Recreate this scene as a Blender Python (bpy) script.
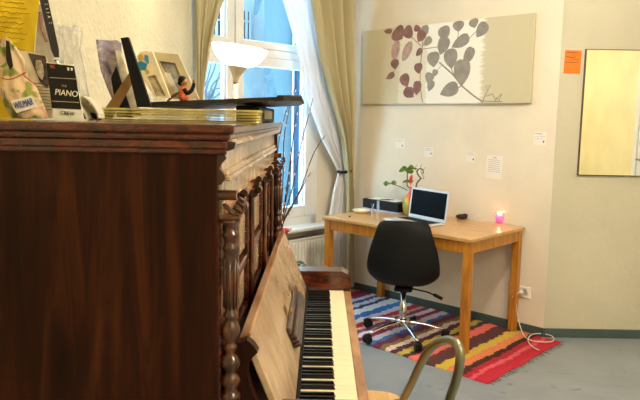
import bpy, bmesh, math, random
from mathutils import Vector, Matrix, noise
random.seed(7)
PI = math.pi
V = Vector
SC = bpy.context.scene
COL = SC.collection
for o in list(bpy.data.objects):
    bpy.data.objects.remove(o)

# ------------------------------------------------------------------ camera
CAMH = 1.45
th = math.atan(80 / 640); rho = math.atan(.0173)
F = V((0, math.cos(th), -math.sin(th))); R0 = V((1, 0, 0)); U0 = V((0, math.sin(th), math.cos(th)))
RC = R0 * math.cos(rho) + U0 * math.sin(rho); UC = U0 * math.cos(rho) - R0 * math.sin(rho)
CP = V((0, 0, CAMH))
cd = bpy.data.cameras.new('camera'); cam = bpy.data.objects.new('camera', cd); COL.objects.link(cam)
cd.sensor_width = 36; cd.lens = 36; cd.clip_start = .05; cd.clip_end = 200
mw = Matrix.Identity(4)
for i in range(3):
    mw[i][0] = RC[i]; mw[i][1] = UC[i]; mw[i][2] = -F[i]; mw[i][3] = CP[i]
cam.matrix_world = mw
SC.camera = cam

# ------------------------------------------------------------------ world, light, exposure
w = bpy.data.worlds.new('world'); SC.world = w; w.use_nodes = True
bgn = w.node_tree.nodes['Background']
bgn.inputs[0].default_value = (.53, .80, 1.0, 1); bgn.inputs[1].default_value = 6.2
SC.view_settings.view_transform = 'Standard'; SC.view_settings.look = 'None'
SC.view_settings.exposure = 0.64; SC.view_settings.gamma = 1; SC.view_settings.use_curve_mapping = False

def point(name, loc, power, col, rad):
    l = bpy.data.lights.new(name, 'POINT'); l.energy = power; l.color = col; l.shadow_soft_size = rad
    o = bpy.data.objects.new(name, l); o.location = loc; COL.objects.link(o); return o
TORCH = V((-.42, 3.15, 0))
WARM = (1.0, .84, .62)
point('torchiere_bulb', TORCH + V((0, 0, 1.70)), 7, WARM, .04)
point('front_fill_light', (.95, 2.45, 2.72), 66, (1.0, .92, .79), .12)  # added fill near the window wall, source unseen
point('middle_fill_light', (1.6, .3, 2.72), 66, (1.0, .92, .79), .12)  # added fill overhead in mid room, source unseen
point('rear_fill_light', (2.3, -1.8, 2.72), 45, (1.0, .88, .68), .12)  # added fill behind the camera, source unseen

# ------------------------------------------------------------------ pixel helpers (used only to read real positions off the photograph)
def ray(x, y): return F * 640 + RC * (x - 320) - UC * (y - 200)
def atZ(x, y, z): d = ray(x, y); return CP + d * ((z - CAMH) / d.z)
def atY(x, y, Y): d = ray(x, y); return CP + d * (Y / d.y)
def atP(x, y, p, n): d = ray(x, y); return CP + d * ((V(p) - CP).dot(n) / d.dot(n))
AN = math.radians(43.5)
u = V((math.cos(AN), -math.sin(AN), 0))       # along the picture wall, left to right
n = V((math.sin(AN), math.cos(AN), 0))        # into the picture wall
C1 = V((1.547, 4.247, 0)); C0 = C1 - u * 1.86; C2 = C0 - n * 1.518
def WP(t, d, z): return C0 + u * t - n * d + V((0, 0, z))     # picture wall: t along, d out into the room
def WW(s, o, z): return C0 - n * s + u * o + V((0, 0, z))     # window wall: s leftwards, o out into the room

# ------------------------------------------------------------------ materials
def lin(c):
    def f(v):
        v /= 255
        return v / 12.92 if v <= .04045 else ((v + .055) / 1.055) ** 2.4
    return (f(c[0]), f(c[1]), f(c[2]), 1)
def newmat(name):
    m = bpy.data.materials.new(name); m.use_nodes = True
    return m, m.node_tree, m.node_tree.nodes['Principled BSDF']
def coords(nt, scale=(1, 1, 1), kind='Object', rot=(0, 0, 0)):
    tc = nt.nodes.new('ShaderNodeTexCoord'); mp = nt.nodes.new('ShaderNodeMapping')
    mp.inputs['Scale'].default_value = scale; mp.inputs['Rotation'].default_value = rot
    nt.links.new(tc.outputs[kind], mp.inputs[0]); return mp.outputs[0]
def noi(nt, vec, scale, detail=4, rough=.55, dist=0):
    t = nt.nodes.new('ShaderNodeTexNoise'); t.inputs['Scale'].default_value = scale
    t.inputs['Detail'].default_value = detail; t.inputs['Roughness'].default_value = rough
    t.inputs['Distortion'].default_value = dist
    nt.links.new(vec, t.inputs['Vector']); return t.outputs['Fac']
def ramp(nt, fac, stops, const=False):
    r = nt.nodes.new('ShaderNodeValToRGB'); e = r.color_ramp.elements
    if const: r.color_ramp.interpolation = 'CONSTANT'
    while len(e) < len(stops): e.new(1.0)
    for i, (p, c) in enumerate(stops):
        e[i].position = p; e[i].color = lin(c)
    nt.links.new(fac, r.inputs[0]); return r.outputs[0]
def bump(nt, b, h, strength=.2, dist=.01):
    bn = nt.nodes.new('ShaderNodeBump'); bn.inputs['Strength'].default_value = strength; bn.inputs['Distance'].default_value = dist
    nt.links.new(h, bn.inputs['Height']); nt.links.new(bn.outputs[0], b.inputs['Normal'])
def mat(name, col, rough=.5, metal=0, var=.08, vscale=8, coat=0, bumps=0, bscale=60, emit=None, es=0, trans=0, alpha=1, sheen=0, sub=0):
    m, nt, b = newmat(name)
    vec = coords(nt)
    lo = tuple(max(0, c * (1 - var)) for c in col); hi = tuple(min(255, c * (1 + var)) for c in col)
    c = ramp(nt, noi(nt, vec, vscale), [(.3, lo), (.7, hi)])
    nt.links.new(c, b.inputs['Base Color'])
    b.inputs['Roughness'].default_value = rough; b.inputs['Metallic'].default_value = metal
    b.inputs['Coat Weight'].default_value = coat; b.inputs['Coat Roughness'].default_value = .12
    b.inputs['Transmission Weight'].default_value = trans; b.inputs['Alpha'].default_value = alpha
    b.inputs['Sheen Weight'].default_value = sheen
    if max(col) < 60: b.inputs['Specular IOR Level'].default_value = .22
    if bumps: bump(nt, b, noi(nt, vec, bscale, 3), bumps, .004)
    if emit: b.inputs['Emission Color'].default_value = lin(emit); b.inputs['Emission Strength'].default_value = es
    return m
def wood(name, dark, mid, light, scale=(8, 1, 1), rough=.35, coat=.3, grain=6, cr=.15, bmp=.05):
    m, nt, b = newmat(name)
    vec = coords(nt, scale)
    f = noi(nt, vec, grain, 6, .6, 1.2)
    c = ramp(nt, f, [(.28, dark), (.5, mid), (.72, light)])
    nt.links.new(c, b.inputs['Base Color'])
    b.inputs['Roughness'].default_value = rough; b.inputs['Coat Weight'].default_value = coat; b.inputs['Coat Roughness'].default_value = cr
    bump(nt, b, f, bmp, .003)
    if coat == 0: b.inputs['Specular IOR Level'].default_value = .14
    return m
def plaster(name, col, var=.03, bscale=35, bst=.25, bd=.006):
    m, nt, b = newmat(name)
    vec = coords(nt)
    c = ramp(nt, noi(nt, vec, 2.2, 5), [(.3, tuple(v * (1 - var) for v in col)), (.7, tuple(min(255, v * (1 + var)) for v in col))])
    nt.links.new(c, b.inputs['Base Color']); b.inputs['Roughness'].default_value = .75
    bump(nt, b, noi(nt, vec, bscale, 4), bst, bd); return m
M = {}
M['wall_white'] = plaster('wall_cream_white', (226, 215, 194))
M['wall_yellow'] = plaster('wall_pale_yellow', (197, 191, 168), bst=.5)
M['wall_left'] = plaster('wall_left_yellow', (206, 196, 164), bscale=42, bst=.7, bd=.02)
M['wall_back'] = plaster('wall_back_yellow', (236, 224, 176))
M['ceiling'] = plaster('ceiling_white', (240, 236, 225))
M['white_paint'] = mat('white_gloss_paint', (228, 228, 228), .35, var=.02, coat=.2)
M['radiator'] = mat('radiator_enamel', (235, 232, 222), .4, var=.02)
M['base_green'] = mat('baseboard_grey_green', (66, 84, 82), .45, var=.06)
M['piano_dark'] = wood('piano_dark_walnut', (24, 8, 3), (45, 18, 7), (78, 36, 14), (9, 9, .8), .42, .0, 2.0, .3)
M['piano_red'] = wood('piano_red_mahogany', (40, 12, 4), (70, 24, 9), (108, 44, 16), (3, 1, 8), .25, .6, 5)
M['piano_turned'] = wood('piano_turned_walnut', (34, 12, 4), (64, 28, 9), (112, 62, 22), (6, 6, 2), .28, .5, 4)
M['piano_glare_veneer'] = wood('walnut_veneer_painted_glare', (158, 128, 96), (186, 157, 124), (208, 182, 150), (3, 3, 2.2), .24, .5, 3, .2)  # lighter veneer, paled further by window glare put into the colour
M['ledge'] = wood('music_ledge_wood', (40, 24, 18), (62, 38, 28), (92, 62, 48), (3, 1, 3), .3, .4, 5)
M['piano_rim'] = wood('piano_lip_wood', (120, 84, 54), (156, 112, 74), (184, 140, 98), (3, 1, 3), .35, .3, 5)
M['table'] = wood('pine_table', (180, 130, 76), (204, 156, 98), (222, 178, 120), (1.0, 9, 9), .3, .25, 3)
M['table_leg'] = wood('pine_table_leg', (150, 90, 18), (182, 116, 26), (204, 142, 44), (9, 9, 1), .35, .3, 3)
M['seat_wood'] = wood('seat_plywood', (190, 146, 88), (212, 168, 108), (226, 186, 128), (8, 1, 1), .4, .3, 3)
M['ivory'] = mat('ivory_key', (238, 224, 186), .28, var=.03, coat=.4, vscale=20)
M['ebony'] = mat('ebony_key', (16, 15, 15), .22, var=.2, coat=.3)
M['black'] = mat('black_plastic', (20, 20, 21), .45, var=.1)
M['blackmatte'] = mat('black_shell', (17, 18, 18), .6, var=.1)
M['blackcard'] = mat('black_card', (20, 18, 16), .55, var=.1)
M['chrome'] = mat('chrome', (215, 215, 220), .14, 1, var=.02)
M['brass'] = mat('brass', (176, 140, 80), .32, 1, var=.1)
M['steel_tube'] = mat('painted_steel_tube', (138, 134, 108), .33, .75, var=.08)
M['alu'] = mat('aluminium', (214, 214, 214), .4, .35, var=.02)
M['screen'] = mat('dark_screen', (7, 7, 8), .4, var=.05); M['screen'].node_tree.nodes['Principled BSDF'].inputs['Specular IOR Level'].default_value = .06
M['paper'] = mat('paper_white', (236, 229, 218), .7, var=.02)
M['ink'] = mat('ink', (60, 58, 66), .7)
M['rub'] = mat('green_glass', (40, 62, 50), .2, coat=.5)
M['red'] = mat('red_glaze', (190, 36, 26), .25, coat=.5)

# window glass
m, nt, b = newmat('window_glass'); nt.nodes.remove(b)
tr = nt.nodes.new('ShaderNodeBsdfTransparent'); gl = nt.nodes.new('ShaderNodeBsdfGlossy'); mx = nt.nodes.new('ShaderNodeMixShader')
tr.inputs[0].default_value = (.92, .97, 1, 1); gl.inputs['Roughness'].default_value = .03; mx.inputs[0].default_value = .06
nt.links.new(tr.outputs[0], mx.inputs[1]); nt.links.new(gl.outputs[0], mx.inputs[2])
nt.links.new(mx.outputs[0], nt.nodes['Material Output'].inputs[0]); M['glass'] = m
# sheer and cotton curtains: diffuse + translucent
def cloth(name, col, tcol, tr_, alpha=1.0):
    m, nt, b = newmat(name); nt.nodes.remove(b)
    d = nt.nodes.new('ShaderNodeBsdfDiffuse'); t = nt.nodes.new('ShaderNodeBsdfTranslucent'); x = nt.nodes.new('ShaderNodeMixShader')
    vec = coords(nt, (1, 1, 1)); f = noi(nt, vec, 300, 2)
    c = ramp(nt, f, [(.3, tuple(v * .94 for v in col)), (.7, col)]); nt.links.new(c, d.inputs[0])
    t.inputs[0].default_value = lin(tcol); x.inputs[0].default_value = tr_
    nt.links.new(d.outputs[0], x.inputs[1]); nt.links.new(t.outputs[0], x.inputs[2])
    out = x.outputs[0]
    if alpha < 1:
        tp = nt.nodes.new('ShaderNodeBsdfTransparent'); y = nt.nodes.new('ShaderNodeMixShader'); y.inputs[0].default_value = alpha
        nt.links.new(tp.outputs[0], y.inputs[1]); nt.links.new(out, y.inputs[2]); out = y.outputs[0]
    nt.links.new(out, nt.nodes['Material Output'].inputs[0]); return m
M['sheer'] = cloth('sheer_white', (238, 236, 236), (236, 238, 246), .22, .95)
M['cotton'] = cloth('curtain_sand', (196, 182, 142), (170, 158, 120), .14)
M['clear'] = cloth('clear_plastic', (250, 240, 210), (250, 240, 210), .3, .25)
_m, nt, b = newmat('crinkled_clear_film')
b.inputs['Base Color'].default_value = (1, .97, .9, 1); b.inputs['Roughness'].default_value = .12; b.inputs['Alpha'].default_value = .28
bump(nt, b, noi(nt, coords(nt), 55, 4, .6, 1.5), 1.0, .02); M['film'] = _m

# floor: worn grey-blue paint
m, nt, b = newmat('floor_grey_paint'); vec = coords(nt)
f = noi(nt, vec, 1.6, 6, .65, .6)
c = ramp(nt, f, [(.3, (126, 134, 142)), (.55, (143, 150, 156)), (.75, (156, 161, 166))])
f2 = noi(nt, vec, 9, 3, .5, .8)
c2 = ramp(nt, f2, [(.27, (120, 120, 118)), (.36, (255, 255, 255))])
mm = nt.nodes.new('ShaderNodeMix'); mm.data_type = 'RGBA'; mm.blend_type = 'MULTIPLY'; mm.inputs[0].default_value = .5
nt.links.new(c, mm.inputs[6]); nt.links.new(c2, mm.inputs[7]); nt.links.new(mm.outputs[2], b.inputs['Base Color'])
b.inputs['Roughness'].default_value = .34; bump(nt, b, f2, .06, .004); M['floor'] = m

# rag rug stripes along its length (object X, metres from the right-hand end)
ST = [(.0, (190, 30, 54)), (.085, (218, 88, 104)), (.115, (184, 28, 48)), (.16, (70, 34, 30)), (.205, (226, 132, 88)), (.275, (214, 182, 66)), (.345, (92, 48, 50)),
      (.455, (238, 112, 96)), (.54, (74, 44, 42)), (.585, (196, 172, 66)), (.635, (84, 34, 52)), (.69, (222, 204, 190)), (.735, (134, 104, 60)), (.775, (104, 36, 60)),
      (.835, (52, 104, 170)), (.87, (206, 196, 206)), (.93, (140, 30, 74)), (.985, (224, 216, 222)), (1.04, (120, 52, 110)), (1.09, (210, 176, 120)), (1.13, (178, 34, 70)),
      (1.19, (214, 208, 220)), (1.25, (40, 118, 196)), (1.32, (220, 226, 232)), (1.41, (36, 60, 110)), (1.46, (206, 216, 228)), (1.52, (48, 86, 150)), (1.565, (214, 220, 232)),
      (1.62, (136, 44, 116)), (1.68, (150, 28, 50)), (1.76, (222, 158, 118)), (1.84, (160, 40, 50))]
RL = 1.93
m, nt, b = newmat('rag_rug_weave'); tc = nt.nodes.new('ShaderNodeTexCoord'); sx = nt.nodes.new('ShaderNodeSeparateXYZ'); nt.links.new(tc.outputs['Object'], sx.inputs[0])
mp = nt.nodes.new('ShaderNodeMapping'); mp.inputs['Scale'].default_value = (2, 9, 1); nt.links.new(tc.outputs['Object'], mp.inputs[0])
f = noi(nt, mp.outputs[0], 1.6, 4, .6)
ma = nt.nodes.new('ShaderNodeMath'); ma.operation = 'MULTIPLY_ADD'; ma.inputs[1].default_value = .09; nt.links.new(f, ma.inputs[0]); nt.links.new(sx.outputs[0], ma.inputs[2])
mb = nt.nodes.new('ShaderNodeMath'); mb.operation = 'ADD'; mb.inputs[1].default_value = -.067; nt.links.new(ma.outputs[0], mb.inputs[0])
mc = nt.nodes.new('ShaderNodeMath'); mc.operation = 'DIVIDE'; mc.inputs[1].default_value = RL; mp9 = nt.nodes.new('ShaderNodeMapping'); mp9.inputs['Scale'].default_value = (6, 45, 1); nt.links.new(tc.outputs['Object'], mp9.inputs[0])
f9 = noi(nt, mp9.outputs[0], 1.6, 3, .7); md_ = nt.nodes.new('ShaderNodeMath'); md_.operation = 'MULTIPLY_ADD'; md_.inputs[1].default_value = .045; nt.links.new(f9, md_.inputs[0]); nt.links.new(mb.outputs[0], md_.inputs[2])
nt.links.new(md_.outputs[0], mc.inputs[0])
c = ramp(nt, mc.outputs[0], [(p / RL, q) for p, q in ST], True)
mp2 = nt.nodes.new('ShaderNodeMapping'); mp2.inputs['Scale'].default_value = (60, 14, 1); nt.links.new(tc.outputs['Object'], mp2.inputs[0])
f3 = noi(nt, mp2.outputs[0], 1.5, 3, .7)
c3 = ramp(nt, f3, [(.25, (150, 140, 140)), (.45, (255, 255, 255)), (.62, (255, 255, 255)), (.8, (190, 185, 190))])
mm = nt.nodes.new('ShaderNodeMix'); mm.data_type = 'RGBA'; mm.blend_type = 'MULTIPLY'; mm.inputs[0].default_value = .75
nt.links.new(c, mm.inputs[6]); nt.links.new(c3, mm.inputs[7]); nt.links.new(mm.outputs[2], b.inputs['Base Color'])
b.inputs['Roughness'].default_value = .9; bump(nt, b, f3, .6, .008); M['rug'] = m

# ------------------------------------------------------------------ mesh helpers
def NB(): return bmesh.new()
def box(bm, x0, x1, y0, y1, z0, z1, bev=0, mx=None, seg=1):
    r = bmesh.ops.create_cube(bm, size=1); vs = r['verts']
    for v in vs:
        v.co = V((x0 + (v.co.x + .5) * (x1 - x0), y0 + (v.co.y + .5) * (y1 - y0), z0 + (v.co.z + .5) * (z1 - z0)))
    if bev:
        es = list({e for v in vs for e in v.link_edges})
        r = bmesh.ops.bevel(bm, geom=vs + es, offset=bev, segments=seg, affect='EDGES', profile=.5)
        vs = list({v for v in r['verts']} | {v for v in vs if v.is_valid})
    if mx is not None: bmesh.ops.transform(bm, matrix=mx, verts=vs)
    return bm
def obox(bm, o, ax, ay, az, x0, x1, y0, y1, z0, z1, bev=0):
    mx = Matrix.Identity(4)
    for i in range(3):
        mx[i][0] = ax[i]; mx[i][1] = ay[i]; mx[i][2] = az[i]; mx[i][3] = o[i]
    return box(bm, x0, x1, y0, y1, z0, z1, bev, mx)
ZA = V((0, 0, 1))
def wpbox(bm, t0, t1, d0, d1, z0, z1, bev=0): return obox(bm, C0, u, -n, ZA, t0, t1, d0, d1, z0, z1, bev)   # left-handed, normals fixed at link time
def wwbox(bm, s0, s1, o0, o1, z0, z1, bev=0): return obox(bm, C0, -n, u, ZA, s0, s1, o0, o1, z0, z1, bev)
def smooth_path(pts, k=4):
    pts = [V(p) for p in pts]; out = []
    P = [pts[0] * 2 - pts[1]] + pts + [pts[-1] * 2 - pts[-2]]
    for i in range(1, len(P) - 2):
        for j in range(k):
            t = j / k; a, b_, c, d = P[i - 1], P[i], P[i + 1], P[i + 2]
            out.append(.5 * ((2 * b_) + (c - a) * t + (2 * a - 5 * b_ + 4 * c - d) * t * t + (3 * b_ - a - 3 * c + d) * t ** 3))
    out.append(pts[-1]); return out
def tube(bm, pts, r, seg=8, flat=1):
    pts = [V(p) for p in pts]; N = len(pts)
    rr = r if isinstance(r, (list, tuple)) else [r] * N
    if len(rr) != N: rr = [rr[0] + (rr[-1] - rr[0]) * i / (N - 1) for i in range(N)]
    prev = None; rings = []
    for i, p in enumerate(pts):
        t = (pts[min(i + 1, N - 1)] - pts[max(i - 1, 0)]).normalized()
        if prev is None:
            a = t.cross(ZA)
            if a.length < .05: a = t.cross(V((1, 0, 0)))
            a.normalize()
        else:
            a = prev - t * prev.dot(t)
            a = a.normalized() if a.length > 1e-6 else t.orthogonal().normalized()
        prev = a; b_ = t.cross(a)
        rings.append([bm.verts.new(p + a * math.cos(2 * PI * k / seg) * rr[i] + b_ * math.sin(2 * PI * k / seg) * rr[i] * flat) for k in range(seg)])
    for i in range(N - 1):
        for k in range(seg):
            bm.faces.new((rings[i][k], rings[i][(k + 1) % seg], rings[i + 1][(k + 1) % seg], rings[i + 1][k]))
    bm.faces.new(rings[0][::-1]); bm.faces.new(rings[-1]); return bm
def lathe(bm, prof, seg=20, loc=(0, 0, 0), mx=None, cap=True, sx=1, sy=1):
    rings = []; loc = V(loc)
    T = mx if mx is not None else Matrix.Identity(4)
    for r, z in prof:
        r = max(r, .0004)
        rings.append([bm.verts.new(loc + (T @ V((r * math.cos(2 * PI * k / seg) * sx, r * math.sin(2 * PI * k / seg) * sy, z)))) for k in range(seg)])
    for i in range(len(prof) - 1):
        for k in range(seg):
            bm.faces.new((rings[i][k], rings[i][(k + 1) % seg], rings[i + 1][(k + 1) % seg], rings[i + 1][k]))
    if cap: bm.faces.new(rings[0][::-1]); bm.faces.new(rings[-1])
    return bm
def ball(bm, c, r, sub=2, s=(1, 1, 1), mx=None):
    q = bmesh.ops.create_icosphere(bm, subdivisions=sub, radius=r)['verts']
    T = Matrix.Translation(V(c)) @ (mx if mx is not None else Matrix.Identity(4)) @ Matrix.Diagonal((s[0], s[1], s[2], 1))
    bmesh.ops.transform(bm, matrix=T, verts=q); return bm
def slab(bm, pts, t):
    """polygon of 3-D points given a thickness t away from the camera side"""
    pts = [V(p) for p in pts]
    nn = V((0, 0, 0))
    for i in range(len(pts)):
        a, b_ = pts[i], pts[(i + 1) % len(pts)]; nn += a.cross(b_)
    nn.normalize()
    if nn.dot(pts[0] - CP) < 0: nn = -nn
    A = [bm.verts.new(p) for p in pts]; B = [bm.verts.new(p + nn * t) for p in pts]
    bm.faces.new(A); bm.faces.new(B[::-1])
    for i in range(len(A)): j = (i + 1) % len(A); bm.faces.new((A[i], B[i], B[j], A[j]))
    return bm
def prism_xz(bm, poly, y0, y1):
    A = [bm.verts.new((x, y0, z)) for x, z in poly]; B = [bm.verts.new((x, y1, z)) for x, z in poly]
    bm.faces.new(A); bm.faces.new(B[::-1])
    for i in range(len(A)): j = (i + 1) % len(A); bm.faces.new((A[i], B[i], B[j], A[j]))
    return bm
def loft(bm, rows, close=False):
    g = [[bm.verts.new(p) for p in r] for r in rows]
    for i in range(len(g) - 1):
        for k in range(len(g[0]) - 1): bm.faces.new((g[i][k], g[i][k + 1], g[i + 1][k + 1], g[i + 1][k]))
    return bm
MAT = {}   # world matrices of the things
def link(name, bm, m, mxinv=None, smooth=False, solid=0, sub=0, fix=True):
    if mxinv is not None: bmesh.ops.transform(bm, matrix=mxinv, verts=bm.verts[:])
    if fix: bmesh.ops.recalc_face_normals(bm, faces=bm.faces[:])
    me = bpy.data.meshes.new(name); bm.to_mesh(me); bm.free()
    if smooth:
        for p in me.polygons: p.use_smooth = True
    if m is not None: me.materials.append(m)
    o = bpy.data.objects.new(name, me); COL.objects.link(o)
    if solid:
        s = o.modifiers.new('solid', 'SOLIDIFY'); s.thickness = solid; s.offset = 0
    if sub:
        s = o.modifiers.new('sub', 'SUBSURF'); s.levels = sub; s.render_levels = sub
    return o
def root(name, label, cat, loc, rz=0, group=None, kind=None):
    o = bpy.data.objects.new(name, None); COL.objects.link(o); o.location = loc; o.rotation_euler = (0, 0, rz); o.empty_display_size = .1
    if kind: o['kind'] = kind
    if label: o['label'] = label
    if cat: o['category'] = cat
    if group: o['group'] = group
    MAT[o.name] = Matrix.Translation(V(loc)) @ Matrix.Rotation(rz, 4, 'Z'); return o
def part(name, bm, m, parent, smooth=False, label=None, local=False, **k):
    """a part (or sub-part) of a thing; mesh given in world coordinates unless local"""
    mx = MAT[parent.name]
    o = link(name, bm, m, None if local else mx.inverted(), smooth, **k); o.parent = parent; MAT[o.name] = mx
    if label: o['label'] = label
    return o
def solo(name, bm, m, label, cat, group=None, smooth=False, rz=0, **k):
    """a thing that is one mesh: origin moved to the centre of its base"""
    xs = [v.co for v in bm.verts]
    lo = V((min(c.x for c in xs), min(c.y for c in xs), min(c.z for c in xs))); hi = V((max(c.x for c in xs), max(c.y for c in xs), max(c.z for c in xs)))
    c = V(((lo.x + hi.x) / 2, (lo.y + hi.y) / 2, lo.z))
    o = link(name, bm, m, Matrix.Rotation(-rz, 4, 'Z') @ Matrix.Translation(-c), smooth, **k); o.location = c; o.rotation_euler = (0, 0, rz)
    o['label'] = label; o['category'] = cat; MAT[o.name] = Matrix.Translation(c) @ Matrix.Rotation(rz, 4, 'Z')
    if group: o['group'] = group
    return o
def struct(name, bm, m, parent=None, **k):
    o = link(name, bm, m, **k)
    if parent: o.parent = parent
    else: o['kind'] = 'structure'
    MAT[o.name] = Matrix.Identity(4)
    return o
def text(name, s, size, o, ax, ay, m, parent, depth=.0006, align='CENTER', xs=1):
    cu = bpy.data.curves.new(name, 'FONT'); cu.body = s; cu.size = size; cu.extrude = depth; cu.align_x = align; cu.align_y = 'CENTER'
    ob = bpy.data.objects.new(name, cu); COL.objects.link(ob)
    bpy.context.view_layer.update()
    me = bpy.data.meshes.new_from_object(ob.evaluated_get(bpy.context.evaluated_depsgraph_get()))
    bpy.data.objects.remove(ob); bpy.data.curves.remove(cu)
    ax = V(ax).normalized(); ay = V(ay); ay = (ay - ax * ay.dot(ax)).normalized(); az = ax.cross(ay)
    T = Matrix.Identity(4)
    for i in range(3): T[i][0] = ax[i] * xs; T[i][1] = ay[i]; T[i][2] = az[i]; T[i][3] = o[i]
    me.transform(MAT[parent.name].inverted() @ T); me.materials.clear(); me.materials.append(m)
    r = bpy.data.objects.new(name, me); COL.objects.link(r); r.parent = parent; return r

# ================================================================== THE ROOM
CEIL = 3.25; XR = 4.0; YB = -3.0
OUT = [(C2.x - .1, YB - .1), (XR + .1, YB - .1), (XR + .1, C1.y + .1), (C1.x + .04, C1.y + .1), (C0.x + .01, C0.y + .12), (C2.x - .1, C2.y + .0)]
for nm, za, zb, mt in (('floor', -.1, 0, M['floor']), ('ceiling', CEIL, CEIL + .1, M['ceiling'])):
    bm = NB(); A = [bm.verts.new((x, y, za)) for x, y in OUT]; B = [bm.verts.new((x, y, zb)) for x, y in OUT]
    bm.faces.new(A[::-1]); bm.faces.new(B)
    for i in range(6): j = (i + 1) % 6; bm.faces.new((A[i], A[j], B[j], B[i]))
    struct(nm, bm, mt)
bm = NB(); box(bm, C2.x - .1, C2.x, YB - .1, C2.y, 0, CEIL); struct('wall_left', bm, M['wall_left'])
bm = NB(); wpbox(bm, -.02, 1.86, -.1, 0, 0, CEIL); struct('wall_picture', bm, M['wall_white'])
bm = NB(); box(bm, C1.x, XR + .1, C1.y, C1.y + .1, 0, CEIL); struct('wall_right', bm, M['wall_yellow'])
bm = NB(); box(bm, C2.x - .1, XR + .1, YB - .1, YB, 0, CEIL); struct('wall_back', bm, M['wall_back'])
bm = NB(); box(bm, XR, XR + .1, YB, C1.y, 0, CEIL); struct('wall_side', bm, M['wall_back'])
# window wall with its opening
S0, S1, ZS, ZT = .33, 1.50, .60, 2.72
bm = NB(); wwbox(bm, 0, S0, -.1, 0, 0, CEIL); wwbox(bm, S0, 1.60, -.1, 0, 0, ZS - .02); wwbox(bm, S0, 1.60, -.1, 0, ZT, CEIL); wwbox(bm, S1, 1.60, -.1, 0, ZS - .02, ZT)
struct('wall_window', bm, M['wall_white'])
# baseboards
bm = NB(); wpbox(bm, .0, 1.86 + .004, 0, .012, 0, .062, .003); struct('baseboard_picture', bm, M['base_green'])
bm = NB(); box(bm, C1.x, XR, C1.y - .012, C1.y, 0, .062, .003); struct('baseboard_right', bm, M['base_green'])
bm = NB(); box(bm, C2.x, C2.x + .012, YB, C2.y, 0, .062, .003); struct('baseboard_left', bm, M['base_green'])

# window
win = root('window_1', None, None, WW((S0 + S1) / 2, -.03, ZS), 0, kind='structure')
bm = NB()
wwbox(bm, S0, S0 + .075, -.08, .0, ZS, ZT, .004); wwbox(bm, S1 - .03, S1, -.08, .0, ZS, ZT, .004)
wwbox(bm, S0, S1, -.08, .0, ZS, ZS + .075, .004); wwbox(bm, S0, S1, -.08, .0, ZT - .08, ZT, .004)
wwbox(bm, S0 + .06, S1, -.075, .006, 1.905, 1.965, .004)
part('window_frame', bm, M['white_paint'], win)
def casement(s0, s1, z0, z1, b0, b1, zb, zt, name='casement'):
    bm = NB()
    wwbox(bm, s0, s0 + b0, -.06, .012, z0, z1, .005); wwbox(bm, s1 - b1, s1, -.06, .012, z0, z1, .005)
    wwbox(bm, s0 + b0 - .004, s1 - b1 + .004, -.058, .010, z0, z0 + zb, .005); wwbox(bm, s0 + b0 - .004, s1 - b1 + .004, -.058, .010, z1 - zt, z1, .005)
    # inner bead
    wwbox(bm, s0 + b0, s0 + b0 + .012, -.05, -.01, z0 + zb, z1 - zt); wwbox(bm, s1 - b1 - .012, s1 - b1, -.05, -.01, z0 + zb, z1 - zt)
    c = part(name, bm, M['white_paint'], win)
    bm = NB(); wwbox(bm, s0 + b0, s1 - b1, -.032, -.027, z0 + zb, z1 - zt); g = part('pane', bm, M['glass'], c)
    return c
casement(S0 + .075, 1.196, ZS + .07, 1.905, .075, .075, .09, .07)
casement(1.204, S1 - .005, ZS + .07, 1.905, .07, .03, .09, .07)
casement(S0 + .075, 1.196, 1.965, ZT - .07, .075, .075, .055, .06)
casement(1.204, S1 - .005, 1.965, ZT - .07, .07, .03, .055, .06)
bm = NB(); wwbox(bm, S0 + .185, S0 + .2, -.1, -.09, ZS, ZT); part('outer_frame_edge', bm, M['white_paint'], win)
bm = NB(); tube(bm, [WW(1.20, .012, 1.2), WW(1.20, .045, 1.2)], .009); tube(bm, [WW(1.20, .045, 1.21), WW(1.20, .047, 1.09)], .008); part('window_handle', bm, M['alu'], win, smooth=True)
bm = NB(); wwbox(bm, .22, S1 + .01, -.005, .13, ZS - .032, ZS, .008); struct('trim_1', bm, M['white_paint'])   # inner window sill

# radiator under the sill
rad = root('radiator', 'white ribbed panel radiator below the window sill', 'radiator', WW(.86, .06, .08), -AN)
bm = NB(); wwbox(bm, .33, 1.44, .03, .10, .10, .50, .004)
for k in range(32): s = .345 + k * .0345; wwbox(bm, s, s + .019, .10, .116, .13, .48, .004)
part('radiator_panel', bm, M['radiator'], rad)
bm = NB(); wwbox(bm, .325, 1.445, .022, .112, .498, .512, .003)
part('radiator_cover', bm, M['radiator'], rad)
bm = NB()
for k in range(26): s = .35 + k * .041; wwbox(bm, s, s + .026, .035, .1, .511, .5135)
part('grille_slots', bm, M['black'], rad)
for s_ in (.5, 1.2): bm = NB(); wwbox(bm, s_, s_ + .03, .002, .03, .15, .45); part('wall_bracket', bm, M['radiator'], rad)

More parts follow.
